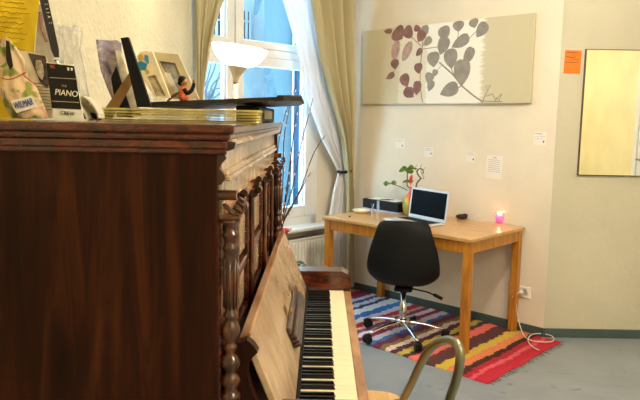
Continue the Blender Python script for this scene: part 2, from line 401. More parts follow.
# curtains ---------------------------------------------------------------
def curtain_bm(rows, off, folds, amp, K=60, NV=40):
    """rows: (z, s_left, s_right[, squeeze]) ; interpolated; gathered folds"""
    rows = sorted(rows, key=lambda r: -r[0]); out = []
    for i in range(NV + 1):
        z = rows[0][0] + (rows[-1][0] - rows[0][0]) * i / NV
        for a, b_ in zip(rows, rows[1:]):
            if b_[0] - 1e-6 <= z <= a[0] + 1e-6: break
        t = (a[0] - z) / (a[0] - b_[0]); t = t * t * (3 - 2 * t) if len(a) > 3 else t
        s0 = a[1] + (b_[1] - a[1]) * t; s1 = a[2] + (b_[2] - a[2]) * t
        wd = abs(s1 - s0); am = min(amp, .25 * wd + .006)
        r = []
        for k in range(K + 1):
            f = k / K; ph = 2 * PI * folds * f
            jit = noise.noise(V((f * 5, z * 1.3, off * 9)))
            r.append(WW(s0 + (s1 - s0) * f + .004 * math.sin(ph * 1.7), off + am * math.sin(ph + jit * 1.6) + .012 * jit, z))
        out.append(r)
    return loft(NB(), out)
def ws(px, py, off=.12): q = atP(px, py, C0 + u * off, u); return ((C0 - q).dot(n), q.z)
def rows_px(lst, off):
    out = []
    for py, xl, xr in lst:
        a = ws(xl, py, off); b_ = ws(xr, py, off); out.append(((a[1] + b_[1]) / 2, a[0], b_[0]))
    return out
OFF = .17
r = rows_px([(0, 197, 224), (50, 197, 209.5), (96, 197.5, 202), (125, 198, 205), (200, 198, 212)], OFF)
a = r[0]; r.insert(0, (2.80, a[1] + .0, a[2] - .28)); r.append((.05, r[-1][1], r[-1][2] - .03))
r = [(z, min(s0, 1.665), s1) for z, s0, s1 in r]
cl = solo('curtain', curtain_bm(r, OFF, 4, .02), M['cotton'], 'sand coloured curtain hanging at the left edge of the window beside the yellow wall', 'curtain', smooth=True, rz=-AN)
r = rows_px([(0, 281, 322), (60, 297, 333), (100, 306, 338), (140, 322, 344), (171, 338, 350)], .12)
a = r[0]; r.insert(0, (2.80, a[1] + .25, a[2]))
low = rows_px([(190, 333, 351), (225, 327, 350), (272, 326, 349)], .12)
r = [(z, s0, max(s1, -.0)) for z, s0, s1 in r + low]; r.append((.06, r[-1][1], r[-1][2]))
sh = solo('sheer_curtain', curtain_bm(r, .13, 7, .014, 90, 60), M['sheer'], 'white sheer curtain gathered aside by a black tie at the right of the window', 'curtain', smooth=True, rz=-AN)
r = rows_px([(0, 310, 349), (60, 320, 350), (100, 330, 350.5), (140, 341, 351), (171, 345, 352)], .2)
a = r[0]; r.insert(0, (2.80, a[1] + .08, a[2]))
low = rows_px([(185, 346, 351.5), (225, 346.5, 351.5), (280, 347, 351.5)], .2)
r = r + low; r.append((.05, r[-1][1], r[-1][2]))
sc = solo('curtain', curtain_bm(r, .21, 3.3, .042, 70, 60), M['cotton'], 'sand coloured curtain over the sheer one in the corner by the picture wall', 'curtain', smooth=True, rz=-AN)
p = atP(345, 171, C0 + u * .16, u)
bm = NB(); ring = [p + n * (.062 * math.cos(a)) + u * (.052 * math.sin(a)) + V((0, 0, .006 * math.cos(a))) for a in [2 * PI * k / 24 for k in range(25)]]
tube(bm, ring, .013, 8); q = ring[12]
solo('curtain_tie', bm, M['blackmatte'], 'black tie band holding the sheer and sand curtains together', 'curtain tie', smooth=True)
bm = NB(); tube(bm, [WW(-.0, .17, 2.83), WW(1.50, .17, 2.83)], .014, 10)
for s in (.05, 1.45): tube(bm, [WW(s, 0, 2.86), WW(s, .17, 2.845)], .008)
solo('curtain_rod', bm, M['alu'], 'metal rod above the window carrying the curtains', 'curtain rod')

# outside the window ------------------------------------------------------
M['far_wall'] = mat('courtyard_render_pale', (158, 176, 184), .8, var=.02)
M['wing_wall'] = mat('courtyard_render_blue', (50, 76, 86), .8, var=.03)
M['dark_glass'] = mat('courtyard_window', (22, 52, 74), .6, var=.1); M['dark_glass'].node_tree.nodes['Principled BSDF'].inputs['Specular IOR Level'].default_value = .1
M['bark'] = mat('bare_branch', (58, 74, 84), .8)
def onfar(px, py, k): return atP(px, py, C0 - u * k, u)
def sfar(px, py, k): q = onfar(px, py, k); return (C0 - q).dot(n), q.z
fb = root('courtyard_building', 'pale building with dark windows seen across the courtyard through the window', 'building', WW(3, -5.2, -3.5))
bm = NB(); wwbox(bm, -11, 7, -5.4, -5, -3.5, 4.7); part('facade', bm, M['far_wall'], fb)
for (x0, y0, x1, y1) in [(208, 9, 222, 36), (242, 11, 248, 39), (206, -24, 222, -6)]:
    a = sfar(x0, (y0 + y1) / 2, 5); b_ = sfar(x1, (y0 + y1) / 2, 5); zt = sfar(x0, y0, 5)[1]; zb = sfar(x0, y1, 5)[1]
    sl, sr = max(a[0], b_[0]), min(a[0], b_[0])
    bm = NB(); wwbox(bm, sr, sl, -5, -4.97, zb, zt); wn = part('window', bm, M['dark_glass'], fb)
    bm = NB(); mid = (sl + sr) / 2; wwbox(bm, mid - .02, mid + .02, -4.97, -4.95, zb, zt); wwbox(bm, sr, sl, -4.97, -4.95, zb + (zt - zb) * .62, zb + (zt - zb) * .68)
    wwbox(bm, sr - .04, sr, -4.97, -4.95, zb, zt); wwbox(bm, sl, sl + .04, -4.97, -4.95, zb, zt); wwbox(bm, sr - .06, sl + .06, -4.97, -4.93, zb - .06, zb)
    part('glazing_bars', bm, M['far_wall'], wn)
s_edge = sfar(264, 60, 3.4)[0]
wb = root('courtyard_wing', 'blue grey side wing of the courtyard building at the right of the window view', 'building', WW(s_edge - 2, -3.6, -3.5))
E_ = WW(s_edge, -3.4, 0); foot = [E_, E_ + n * 4.5, E_ + n * 4.5 - u * 1.2, E_ + V((-.03, 1.25, 0))]
bm = NB(); A = [bm.verts.new(q + ZA * -3.5) for q in foot]; B = [bm.verts.new(q + ZA * 4.6) for q in foot]
bm.faces.new(A); bm.faces.new(B[::-1])
for i in range(4): bm.faces.new((A[i], B[i], B[(i + 1) % 4], A[(i + 1) % 4]))
part('facade', bm, M['wing_wall'], wb)
p = onfar(296, 120, 3.35); q = (C0 - p).dot(n)
bm = NB(); tube(bm, [WW(q, -3.34, -3.5), WW(q, -3.34, 4.6)], .05, 8); part('drainpipe', bm, M['dark_glass'], wb, smooth=True)
p = onfar(262, 4, 3.3)
bm = NB(); T = Matrix.Translation(p) @ Matrix.Rotation(math.radians(200), 4, 'Z') @ Matrix.Rotation(math.radians(80), 4, 'Y')
lathe(bm, [(.02, 0), (.09, .012), (.15, .04), (.18, .07), (.175, .072), (.12, .03), (.02, .005)], 20, mx=T); part('satellite_dish', bm, M['wing_wall'], wb, smooth=True)
base = WW(2.3, -2.2, -3.4)
bm = NB()
trunk_top = onfar(205, 130, 2.2); tube(bm, [base, (base + trunk_top) / 2 + V((.1, 0, 0)), trunk_top], [.09, .03], 8)
for (pts) in [[(205, 130), (208, 105), (216, 85), (222, 66)], [(205, 130), (212, 112), (222, 98), (232, 80)], [(208, 108), (206, 90), (214, 70), (216, 60)], [(210, 100), (218, 95), (226, 86)], [(204, 125), (200, 100), (208, 78), (211, 64)],
              [(212, 112), (224, 104), (236, 100)], [(205, 118), (214, 92), (219, 76)], [(206, 96), (212, 90), (221, 88)], [(203, 108), (209, 96), (213, 84), (222, 76)]]:
    tube(bm, smooth_path([onfar(x, y, 2.2 + .02 * i) for i, (x, y) in enumerate(pts)], 3), [.018, .006], 5)
tr_ = solo('bare_tree', bm, M['bark'], 'bare winter tree outside behind the lower left pane', 'tree')

# ================================================================== ON THE WALLS
# canvas picture
OP = .032
tl = atP(363, 31, C0 - n * OP, n); br = atP(530, 102, C0 - n * OP, n)
ct0 = (tl - C0).dot(u); ct1 = (br - C0).dot(u); cz1 = tl.z; cz0 = (br.z + atP(363.3, 105.3, C0 - n * OP, n).z) / 2
def cpx(x, y): q = atP(x, y, C0 - n * OP, n); return (q - C0).dot(u), q.z
pic = root('canvas_picture', 'wide stretched canvas with brown and grey leaf silhouettes above the table', 'picture', WP((ct0 + ct1) / 2, 0, cz0), -AN)
m, nt, b = newmat('canvas_print_ground'); tc = nt.nodes.new('ShaderNodeTexCoord'); sx = nt.nodes.new('ShaderNodeSeparateXYZ'); nt.links.new(tc.outputs['Object'], sx.inputs[0])
W_ = ct1 - ct0
f = noi(nt, coords(nt, (2, 1, 22)), 2.5, 5, .7)
ma = nt.nodes.new('ShaderNodeMath'); ma.operation = 'MULTIPLY_ADD'; ma.inputs[1].default_value = .14; nt.links.new(f, ma.inputs[0]); nt.links.new(sx.outputs[0], ma.inputs[2])
mb = nt.nodes.new('ShaderNodeMath'); mb.operation = 'MULTIPLY_ADD'; mb.inputs[1].default_value = 1 / W_; mb.inputs[2].default_value = .5 - .07 / W_; nt.links.new(ma.outputs[0], mb.inputs[0])
fx = lambda px: (cpx(px, 70)[0] - ct0) / W_
cr_ = ramp(nt, mb.outputs[0], [(0, (204, 192, 160)), (fx(400) - .01, (206, 194, 162)), (fx(400), (222, 212, 188)), (fx(427) - .004, (224, 214, 192)), (fx(427), (240, 236, 226)), (fx(480), (238, 234, 222)), (fx(484), (205, 196, 166)), (1, (198, 188, 154))])
nt.links.new(cr_, b.inputs['Base Color']); b.inputs['Roughness'].default_value = .8; bump(nt, b, noi(nt, coords(nt), 400, 1), .15, .002); M['canvas'] = m
bm = NB(); wpbox(bm, ct0, ct1, .004, OP, cz0, cz1, .003); part('stretched_canvas', bm, M['canvas'], pic)
m1 = mat('leaf_print_brown', (134, 96, 88), .8, var=.14, vscale=14); m1b = mat('leaf_print_pale_brown', (176, 146, 132), .8, var=.14, vscale=30); m2 = mat('leaf_print_grey', (148, 140, 130), .8, var=.08, vscale=20)
def leafpoly(bm, b0, b1, wpx, off=0.0006, heart=True, layer=0):
    a = V((cpx(*b0)[0], cpx(*b0)[1])); c = V((cpx(*b1)[0], cpx(*b1)[1])); d = c - a; L = d.length; d /= L; e = V((-d.y, d.x))
    w_ = wpx * .00865 / 2
    prof = [(0, 0), (-.01, .3), (.05, .68), (.17, .93), (.34, 1.0), (.52, .93), (.7, .7), (.86, .36), (1, 0)] if heart else [(0, 0), (.1, .6), (.3, 1), (.6, 1), (.85, .6), (1, 0)]
    P = [a + d * L * t + e * w_ * k for t, k in prof] + [a + d * L * t - e * w_ * k for t, k in prof[-2:0:-1]]
    A = [WP(q.x, OP + off + layer * .00015, q.y) for q in P]
    bm.faces.new([bm.verts.new(x) for x in A])
def stem(bm, pts, wpx=.8, off=.0005):
    Q = [cpx(*p) for p in pts]
    tube(bm, [WP(t, OP + off, z) for t, z in Q], wpx * .00865 / 2, 4)
L1 = lambda x, y: (365 + x / 4, 10 + y / 4); L2 = lambda x, y: (425 + x / 4, 10 + y / 4)
bm = NB()
for i, (a, c, w_) in enumerate([((108, 84), (76, 86), 5), ((120, 78), (150, 116), 16), ((190, 80), (150, 100), 12), ((196, 72), (225, 76), 6), ((235, 84), (212, 128), 10), ((118, 198), (122, 238), 9.5), ((118, 254), (84, 276), 6),
                         ((212, 213), (216, 256), 9), ((152, 258), (170, 308), 11), ((228, 156), (204, 184), 6), ((212, 284), (206, 342), 9), ((158, 318), (196, 348), 9.5), ((192, 312), (168, 352), 8)]):
    leafpoly(bm, L1(*a), L1(*c), w_, layer=i)
stem(bm, [L1(234, 100), L1(222, 220), L1(220, 300), L1(230, 370)], .7); stem(bm, [L1(178, 100), L1(225, 145)], .6); stem(bm, [L1(120, 236), L1(112, 258)], .5)
part('leaf_print', bm, m1, pic, label='brown leaf silhouettes', fix=False)
bm = NB()
for a, c, w_ in [((130, 116), (114, 205), 9), ((186, 124), (150, 206), 9)]: leafpoly(bm, L1(*a), L1(*c), w_, heart=False)
part('leaf_print', bm, m1b, pic, label='pale striped brown leaf silhouettes', fix=False)
bm = NB()
for i, (a, c, w_) in enumerate([((-2, 62), (4, 104), 8), ((26, 112), (-8, 142), 7), ((72, 66), (84, 122), 12), ((84, 108), (60, 180), 12), ((134, 44), (134, 88), 11), ((192, 36), (200, 72), 9), ((246, 52), (206, 110), 10.5), ((176, 106), (106, 150), 10),
                         ((32, 168), (36, 230), 13), ((100, 156), (108, 236), 13.5), ((190, 150), (156, 222), 9.5), ((150, 198), (146, 306), 16), ((132, 304), (60, 338), 12), ((24, 252), (10, 292), 9.5), ((30, 282), (14, 326), 7.5), ((44, 238), (38, 266), 6)]):
    leafpoly(bm, L2(*a), L2(*c), w_, layer=i)
stem(bm, [L2(58, 210), L2(112, 258), L2(150, 306), L2(196, 344), L2(232, 368)], 1.3); stem(bm, [L2(134, 88), L2(130, 120)], .6); stem(bm, [L2(104, 234), L2(118, 262)], .8)
stem(bm, [L2(-20, 158), L2(62, 146)], .7); stem(bm, [L2(172, 118), L2(206, 84)], .6); stem(bm, [L2(44, 244), L2(66, 222)], .5); stem(bm, [L2(128, 314), L2(148, 302)], .9)
for pts in [[(232, 362), (246, 330), (262, 300), (244, 305), (250, 325)], [(246, 345), (270, 335), (282, 360)], [(280, 362), (300, 340), (308, 334), (296, 362), (284, 350)], [(232, 364), (310, 366)]]:
    stem(bm, [L2(*p) for p in pts], .7)
part('leaf_print', bm, m2, pic, label='grey leaf silhouettes', fix=False)

# small cards and notes on the picture wall
def note(px, py, w_, h_, label, cat, mat_, lines, mark=None, group=None, rot=0, name='wall_card', side=False):
    if side: c = atY(px, py, C1.y); ax = V((1, 0, 0)); nn = V((0, 1, 0))
    else: c = atP(px, py, C0, n); ax = u; nn = n
    r_ = root(name, label, cat, c - ZA * h_ / 2, -AN if not side else 0, group)
    ca, sa = math.cos(rot), math.sin(rot); a = ax * ca + ZA * sa; up = ZA * ca - ax * sa
    bm = NB(); obox(bm, c, a, -nn, up, -w_ / 2, w_ / 2, .0005, .002, -h_ / 2, h_ / 2); part('paper_sheet', bm, mat_, r_)
    if lines:
        bm = NB()
        for (x0, x1, y, th_) in lines:
            k = 14; P = [c + a * (w_ * (-.5 + x0 + (x1 - x0) * i / k)) + up * (h_ * (-.5 + y) + (random.random() - .5) * th_ * 2.0) - nn * .0022 for i in range(k + 1)]
            tube(bm, P, th_ / 2, 4)
        part('handwriting', bm, M['ink'], r_)
    if mark:
        bm = NB(); q = c + a * w_ * mark[0] + up * h_ * mark[1] - nn * .003; ball(bm, q, .006, 1, (1, .4, 1.2)); part('printed_mark', bm, M['blackcard'], r_)
    return r_
ml = M['paper']
lc = [(.1, .8, .85, .0022), (.1, .9, .68, .0012)]
note(400, 143.5, .085, .078, 'small white card on the wall nearest the curtain, above the printer', 'card', ml, lc, (.3, -.2), 'small cards pinned in a row')
note(428.5, 152, .078, .07, 'small white card on the wall right above the laptop', 'card', ml, lc, (.33, -.15), 'small cards pinned in a row')
note(470.5, 157, .078, .078, 'small white card on the wall just left of the handwritten sheet', 'card', ml, lc, (.33, -.2), 'small cards pinned in a row')
note(540, 138.5, .088, .088, 'small white card high on the wall below the right end of the canvas', 'card', ml, [(.1, .7, .86, .003), (.1, .9, .66, .0012), (.1, .8, .5, .0012)], (.32, -.22), 'small cards pinned in a row')
note(494.3, 167, .125, .165, 'white handwritten sheet taped to the wall above the candle', 'note', ml, [(.4, .6, .9, .003)] + [(.1, .85, .8 - i * .085, .0016) for i in range(7)], None, None, -.03, 'handwritten_note')
note(572.5, 62, .108, .15, 'orange sheet with black handwriting beside the mirror', 'note', mat('orange_paper', (240, 122, 24), .7, var=.04), [(.08, .85, .9, .004), (.4, .95, .8, .003), (.05, .65, .7, .004), (.5, .9, .6, .003), (.05, .9, .49, .004)], None, None, -.02, 'orange_note', True)

# mirror
ma_ = atY(586, 48.8, C1.y - .02); mb_ = atY(578, 175.5, C1.y - .02)
mr = root('wall_mirror', 'tall rectangular mirror with a thin dark edge on the yellow right wall', 'mirror', (ma_.x + .25, C1.y, mb_.z))
x0 = (ma_.x + mb_.x) / 2; z0, z1 = mb_.z, ma_.z
bm = NB(); box(bm, x0, x0 + .56, C1.y - .018, C1.y - .001, z0, z1, .002); part('mirror_back', bm, mat('mirror_edge', (82, 66, 40), .4), mr)
m, nt, b = newmat('mirror_silver'); b.inputs['Metallic'].default_value = 1; b.inputs['Roughness'].default_value = .015; b.inputs['Base Color'].default_value = (.93, .93, .87, 1); M['mirror'] = m
bm = NB(); box(bm, x0 + .006, x0 + .554, C1.y - .0195, C1.y - .0175, z0 + .006, z1 - .006); part('mirror_glass', bm, M['mirror'], mr)
# door on the side wall (seen in the mirror)
DY = .62
dr = root('door_1', None, None, (XR, .2 + DY, 0), kind='structure')
bm = NB(); box(bm, XR - .04, XR - .001, -.32+DY, -.22+DY, 0, 2.62, .004); box(bm, XR - .04, XR - .001, .62+DY, .72+DY, 0, 2.62, .004); box(bm, XR - .04, XR - .001, -.32+DY, .72+DY, 2.52, 2.62, .004); part('door_frame', bm, M['white_paint'], dr)
bm = NB(); box(bm, XR - .03, XR - .002, -.215+DY, .615+DY, .01, 2.515, .003); part('door_leaf', bm, M['white_paint'], dr)
bm = NB(); tube(bm, [(XR - .03, -.14+DY, 1.03), (XR - .08, -.14+DY, 1.03), (XR - .08, -.02+DY, 1.03)], .01); part('door_handle', bm, M['brass'], dr, smooth=True)

# socket, plug and cable
so = root('wall_socket', 'white double power socket low on the wall beside the table leg', 'socket', WP(1.713, 0, .25), -AN)
bm = NB(); wpbox(bm, 1.672, 1.756, 0, .012, .245, .325, .004); part('socket_plate', bm, M['paper'], so)
bm = NB()
mx = Matrix.Translation(WP(1.714, .012, .285)) @ Matrix.Rotation(-AN, 4, 'Z') @ Matrix.Rotation(PI / 2, 4, 'X')
lathe(bm, [(.03, 0), (.03, .004), (.026, .004), (.024, -.0), (.001, -.0)], 20, mx=mx); part('socket_ring', bm, M['white_paint'], so)
cabm = mat('white_cable', (226, 218, 204), .5, var=.02)
cb = root('power_cable', 'white cable plugged into the wall socket and looping over the rug corner', 'cable', WP(1.66, .06, .0), -AN)
bm = NB(); mx = Matrix.Translation(WP(1.693, .012, .285)) @ Matrix.Rotation(-AN, 4, 'Z') @ Matrix.Rotation(PI / 2, 4, 'X')
lathe(bm, [(.018, 0), (.018, .012), (.013, .03), (.006, .036)], 14, mx=mx); part('plug', bm, cabm, cb, smooth=True)
pts = [WP(1.693, .05, .285), WP(1.66, .075, .26)] + [atP(x, y, C0 - n * .06, n) for x, y in [(516, 302), (518, 318)]] + [atZ(x, y, .022) for x, y in [(523, 334), (530, 340), (543, 342), (553, 341), (552, 336), (540, 333.5), (531, 335), (528, 341), (533, 347), (539, 350)]]
bm = NB(); tube(bm, smooth_path(pts, 5), .0035, 6); part('cord', bm, cabm, cb, smooth=True)

# ================================================================== RUG
RT = .006
rug = root('rag_rug', 'striped woven rag rug in red, yellow, white and blue under the table', 'rug', WP(1.86 + .135, .02, 0), PI - AN)   # local +X runs left along the wall
bm = NB(); NX, NY = 120, 40; g = []
for i in range(NX + 1):
    r = []
    for j in range(NY + 1):
        x = RL * i / NX; y = .985 * j / NY
        e = .006 * math.sin(x * 18) if j in (0, NY) else 0
        z = RT + .0035 * noise.noise(V((x * 14, y * 3, 0))) + .003 * max(0, noise.noise(V((x * 3, y * 2, 5))))
        r.append(bm.verts.new((x + (.01 * noise.noise(V((y * 6, 1, 2))) if i == 0 else 0), y + e, z)))
    g.append(r)
for i in range(NX):
    for j in range(NY): bm.faces.new((g[i][j], g[i + 1][j], g[i + 1][j + 1], g[i][j + 1]))
edge = [e for e in bm.edges if e.is_boundary]
q = bmesh.ops.extrude_edge_only(bm, edges=edge)['geom']
for v in q:
    if isinstance(v, bmesh.types.BMVert): v.co.z = .0005
part('woven_mat', bm, M['rug'], rug, local=True, smooth=True)
bm = NB()
for k in range(60):
    y = .01 + .965 * k / 59 + random.uniform(-.006, .006); L = random.uniform(.015, .045); dy = random.uniform(-.02, .02)
    tube(bm, smooth_path([(0.004, y, .006), (-L * .5, y + dy * .7, .004), (-L, y + dy, .0025)], 2), [.0016, .0009], 4)
part('fringe', bm, mat('fringe_dark', (92, 66, 48), .9), rug, local=True)

# ================================================================== TABLE
TH = .745
TL, TD = 1.245, .72            # length along the wall, depth
tt1 = 1.86 - .165; tt0 = tt1 - TL
tab = root('desk_table', 'long varnished pine table against the picture wall', 'table', WP((tt0 + tt1) / 2, .015 + TD / 2, 0), -AN)
g0 = .014
bm = NB(); box(bm, -TL / 2, TL / 2, -TD / 2, TD / 2, TH - .022, TH, .004, seg=2); part('tabletop', bm, M['table'], tab, local=True)
LG = .05
for sx_ in (-1, 1):
    for sy_ in (-1, 1):
        cx = sx_ * (TL / 2 - .012 - LG / 2); cy = sy_ * (TD / 2 - .012 - LG / 2)
        bm = NB(); box(bm, cx - LG / 2, cx + LG / 2, cy - LG / 2, cy + LG / 2, .011, TH - .022, .004, seg=2); part('leg', bm, M['table_leg'], tab, local=True)
for sy_ in (-1, 1):
    cy = sy_ * (TD / 2 - .03); bm = NB(); box(bm, -TL / 2 + .062, TL / 2 - .062, cy - .011, cy + .011, TH - .098, TH - .022, .002); part('apron', bm, M['table_leg'], tab, local=True)
for sx_ in (-1, 1):
    cx = sx_ * (TL / 2 - .03); bm = NB(); box(bm, cx - .011, cx + .011, -TD / 2 + .062, TD / 2 - .062, TH - .098, TH - .022, .002); part('apron', bm, M['table_leg'], tab, local=True)

# laptop
HL = atZ(408.3, 217, TH + .008); HR = atZ(445.2, 224.6, TH + .008); HL.z = HR.z = TH + .004
lx = (HR - HL).normalized(); LW = (HR - HL).length; lb = V((lx.y, -lx.x, 0))   # towards the user
if lb.dot(n) > 0: lb = -lb
lap = root('laptop', 'open silver laptop with a black screen on the pine table', 'laptop', (HL + HR) / 2 + lb * .11, math.atan2(lx.y, lx.x))
bm = NB(); obox(bm, HL, lx, lb, ZA, 0, LW, 0, .235, -.003, .012, .004); part('keyboard_base', bm, M['alu'], lap)
bm = NB()
for rr in range(5):
    for kk in range(14): obox(bm, HL, lx, lb, ZA, .022 + kk * (LW - .044) / 14, .018 + (kk + 1) * (LW - .044) / 14, .022 + rr * .021, .039 + rr * .021, .012, .0135)
part('keys', bm, M['black'], lap)
bm = NB(); obox(bm, HL, lx, lb, ZA, LW / 2 - .05, LW / 2 + .05, .145, .21, .0115, .0126); part('trackpad', bm, mat('trackpad', (188, 190, 194), .4, .4), lap)
sdir = (ZA * math.cos(.12) - lb * math.sin(.12)).normalized(); sn = sdir.cross(lx)
if sn.dot(lb) < 0: sn = -sn
SH = .216
bm = NB(); obox(bm, HL + V((0, 0, .012)), lx, sn, sdir, 0, LW, -.006, .0, 0, SH, .002); lid = part('screen_lid', bm, M['alu'], lap)
bm = NB(); obox(bm, HL + V((0, 0, .012)), lx, sn, sdir, .014, LW - .014, .0, .0012, .022, SH - .014); part('display', bm, M['screen'], lid)

# printer-like black box with paper
pa = atZ(362, 208.5, TH); pb = atZ(397.5, 214.5, TH); px_ = (pb - pa).normalized(); PW = (pb - pa).length; pd = V((-px_.y, px_.x, 0))
if pd.dot(n) < 0: pd = -pd
pd_len = .12
pr = root('document_case', 'black document box with papers on top at the left back of the table', 'box', (pa + pb) / 2 + pd * pd_len / 2, math.atan2(px_.y, px_.x))
bm = NB(); obox(bm, pa, px_, pd, ZA, 0, PW, 0, pd_len, .01, .085, .008); part('case', bm, M['black'], pr)
bm = NB(); obox(bm, pa, px_, pd, ZA, -.008, PW + .008, -.006, pd_len + .002, 0, .012, .003); part('tray', bm, mat('pale_blue_plastic', (176, 182, 206), .4), pr)
bm = NB(); obox(bm, pa, px_, pd, ZA, PW * .43, PW * .5, -.002, .01, .005, .084); part('clasp', bm, mat('grey_clasp', (150, 165, 165), .35, .4), pr)
bm = NB()
obox(bm, pa + ZA * .087, (px_ + pd * .12).normalized(), pd, ZA, .06, PW * .66, .0, .11, 0, .003); solo('paper_sheet', bm, M['paper'], 'lower white paper lying skewed on the left of the black document box', 'paper')
bm = NB(); obox(bm, pa + ZA * .0905, px_, pd, ZA, PW * .3, PW * .92, .0, .11, 0, .002); solo('paper_sheet', bm, M['paper'], 'upper white paper lying on the right of the black document box', 'paper')
bm = NB(); obox(bm, pa + ZA * .0935, px_, (pd + px_ * .6).normalized(), ZA, PW * .42, PW * .62, .02, .09, 0, .003); solo('notebook', bm, mat('dark_plum_cover', (70, 60, 84), .5), 'small dark notebook on top of the papers on the document box', 'notebook')

# dish
c = atZ(361, 213, TH)
bm = NB(); lathe(bm, [(.035, 0), (.05, .004), (.068, .02), (.073, .026), (.069, .0262), (.05, .012), (.001, .006)], 28, c); solo('saucer', bm, mat('cream_ceramic', (238, 226, 190), .3, coat=.4), 'shallow cream dish at the left end of the table', 'dish', smooth=True)
bm = NB(); c = atZ(349.6, 217.2, TH); ball(bm, c + V((0, 0, .006)), .008, 1, (1.3, 1, .7)); solo('pebble', bm, M['blackcard'], 'tiny dark pebble near the left corner of the table', 'pebble')
# small wire stand by the dish
c = atZ(372.5, 215, TH); bm = NB()
for a in (0, 2.1, 4.2): tube(bm, [c + V((.02 * math.cos(a), .02 * math.sin(a), .002)), c + V((0, 0, .045)), c + V((.012 * math.cos(a + PI), .012 * math.sin(a + PI), .085))], .0018, 5)
solo('wire_holder', bm, M['chrome'], 'little twisted wire holder standing in front of the black document box', 'holder')

# vase with plant
m, nt, b = newmat('rainbow_glaze'); tc = nt.nodes.new('ShaderNodeTexCoord'); sx = nt.nodes.new('ShaderNodeSeparateXYZ'); nt.links.new(tc.outputs['Object'], sx.inputs[0])
ma = nt.nodes.new('ShaderNodeMath'); ma.operation = 'MULTIPLY_ADD'; ma.inputs[1].default_value = 1.1; nt.links.new(sx.outputs[0], ma.inputs[0]); nt.links.new(sx.outputs[2], ma.inputs[2])
mb = nt.nodes.new('ShaderNodeMath'); mb.operation = 'MULTIPLY'; mb.inputs[1].default_value = 5.0; nt.links.new(ma.outputs[0], mb.inputs[0])
c_ = ramp(nt, mb.outputs[0], [(.0, (176, 164, 70)), (.12, (150, 160, 70)), (.28, (232, 196, 60)), (.45, (240, 130, 40)), (.7, (226, 78, 34)), (1, (200, 90, 50))])
nt.links.new(c_, b.inputs['Base Color']); b.inputs['Roughness'].default_value = .3; M['rainbow'] = m
c = atZ(408, 216, TH) + n * .05; c.z = TH
vs = root('plant_vase', 'orange, yellow and green glazed vase behind the laptop', 'vase', c)
bm = NB(); lathe(bm, [(.045, 0), (.062, .01), (.074, .06), (.073, .10), (.054, .14), (.026, .18), (.02, .205), (.024, .215), (.019, .213), (.016, .2), (.001, .19)], 28, c)
part('vase_body', bm, M['rainbow'], vs, smooth=True)
gl_ = mat('leaf_green', (104, 140, 58), .45, var=.3, vscale=40)
stm = mat('stem_green', (96, 92, 50), .6)
def leaf3d(bm, a, b_, w_, roll=0):
    a, b_ = V(a), V(b_); d = b_ - a; L = d.length; d.normalize(); s = d.cross(ZA).normalized(); up = s.cross(d)
    s, up = s * math.cos(roll) + up * math.sin(roll), up * math.cos(roll) - s * math.sin(roll)
    P = [(0, 0), (.2, .6), (.45, 1), (.75, .75), (1, 0)]
    mid = [bm.verts.new(a + d * L * t - up * w_ * .2 * math.sin(PI * t)) for t, k in P]
    for sg in (-1, 1):
        ed = [bm.verts.new(a + d * L * t + s * w_ * k * sg + up * w_ * .15) for t, k in P[1:-1]]
        bm.faces.new((mid[0], mid[1], ed[0])); bm.faces.new((mid[1], mid[2], ed[1], ed[0])); bm.faces.new((mid[2], mid[3], ed[2], ed[1])); bm.faces.new((mid[3], mid[4], ed[2]))
vp = c - n * .0
def vpx(x, y, k=0): return atP(x, y, vp + n * k, n)
pl_ = root('potted_sprig', 'green leafy sprig with a long side shoot standing in the orange vase', 'plant', c + ZA * .205)
bm = NB(); tube(bm, smooth_path([c + ZA * .195, vpx(407.5, 186), vpx(407.2, 178), vpx(407.6, 168)]), .004, 6)
tube(bm, smooth_path([vpx(407, 190), vpx(402, 187.5), vpx(396, 185), vpx(389, 183)]), .0028, 6)
part('stem', bm, stm, pl_, smooth=True)
bm = NB()
for (x, y, a, L) in [(407.5, 168, 0, .075), (407.5, 168, 60, .06), (407.5, 168, 130, .065), (407.5, 168, 190, .07), (407.5, 169, 240, .055), (407.5, 170, 300, .06), (408, 167, 20, .05), (407, 172, 350, .05),
                  (389, 183, 150, .05), (388, 183, 200, .045), (390, 183, 100, .045), (391, 183.5, 30, .05), (389, 182.5, 240, .05), (408, 181, 150, .05), (407, 181, 20, .045)]:
    p = vpx(x, y); ang = math.radians(a); q = p + V((math.cos(ang), math.sin(ang) * .5 - .3, .30 * math.sin(a * 3) - .05)) * L
    leaf3d(bm, p, q, L * .5, random.uniform(-1.1, 1.1))
part('leaves', bm, gl_, pl_, solid=.0012)
bm = NB(); tube(bm, smooth_path([c + V((.006, 0, .19)), vpx(410.5, 188), vpx(410.6, 180)]), .002, 5)
T0 = vpx(411, 184)
for k in range(7):
    a = k * .9; leaf3d(bm, T0 + ZA * (.006 * k), T0 + ZA * (.025 + .008 * k) + V((.018 * math.cos(a), .018 * math.sin(a), 0)) * (1 - k * .08), .014)
solo('orange_bloom', bm, mat('orange_red_petals', (224, 84, 40), .5), 'small orange red flower spike rising from the vase behind the laptop', 'flower', solid=.001)
bm = NB(); tube(bm, smooth_path([c + V((.01, .01, .19)), vpx(415.5, 190, .02), vpx(417, 183, .02), vpx(420.5, 178.5, .02), vpx(418.5, 175.5, .02), vpx(417, 172, .02), vpx(419.5, 168.5, .02), vpx(422.8, 170, .02), vpx(423, 174, .02)]), [.007, .004], 6)
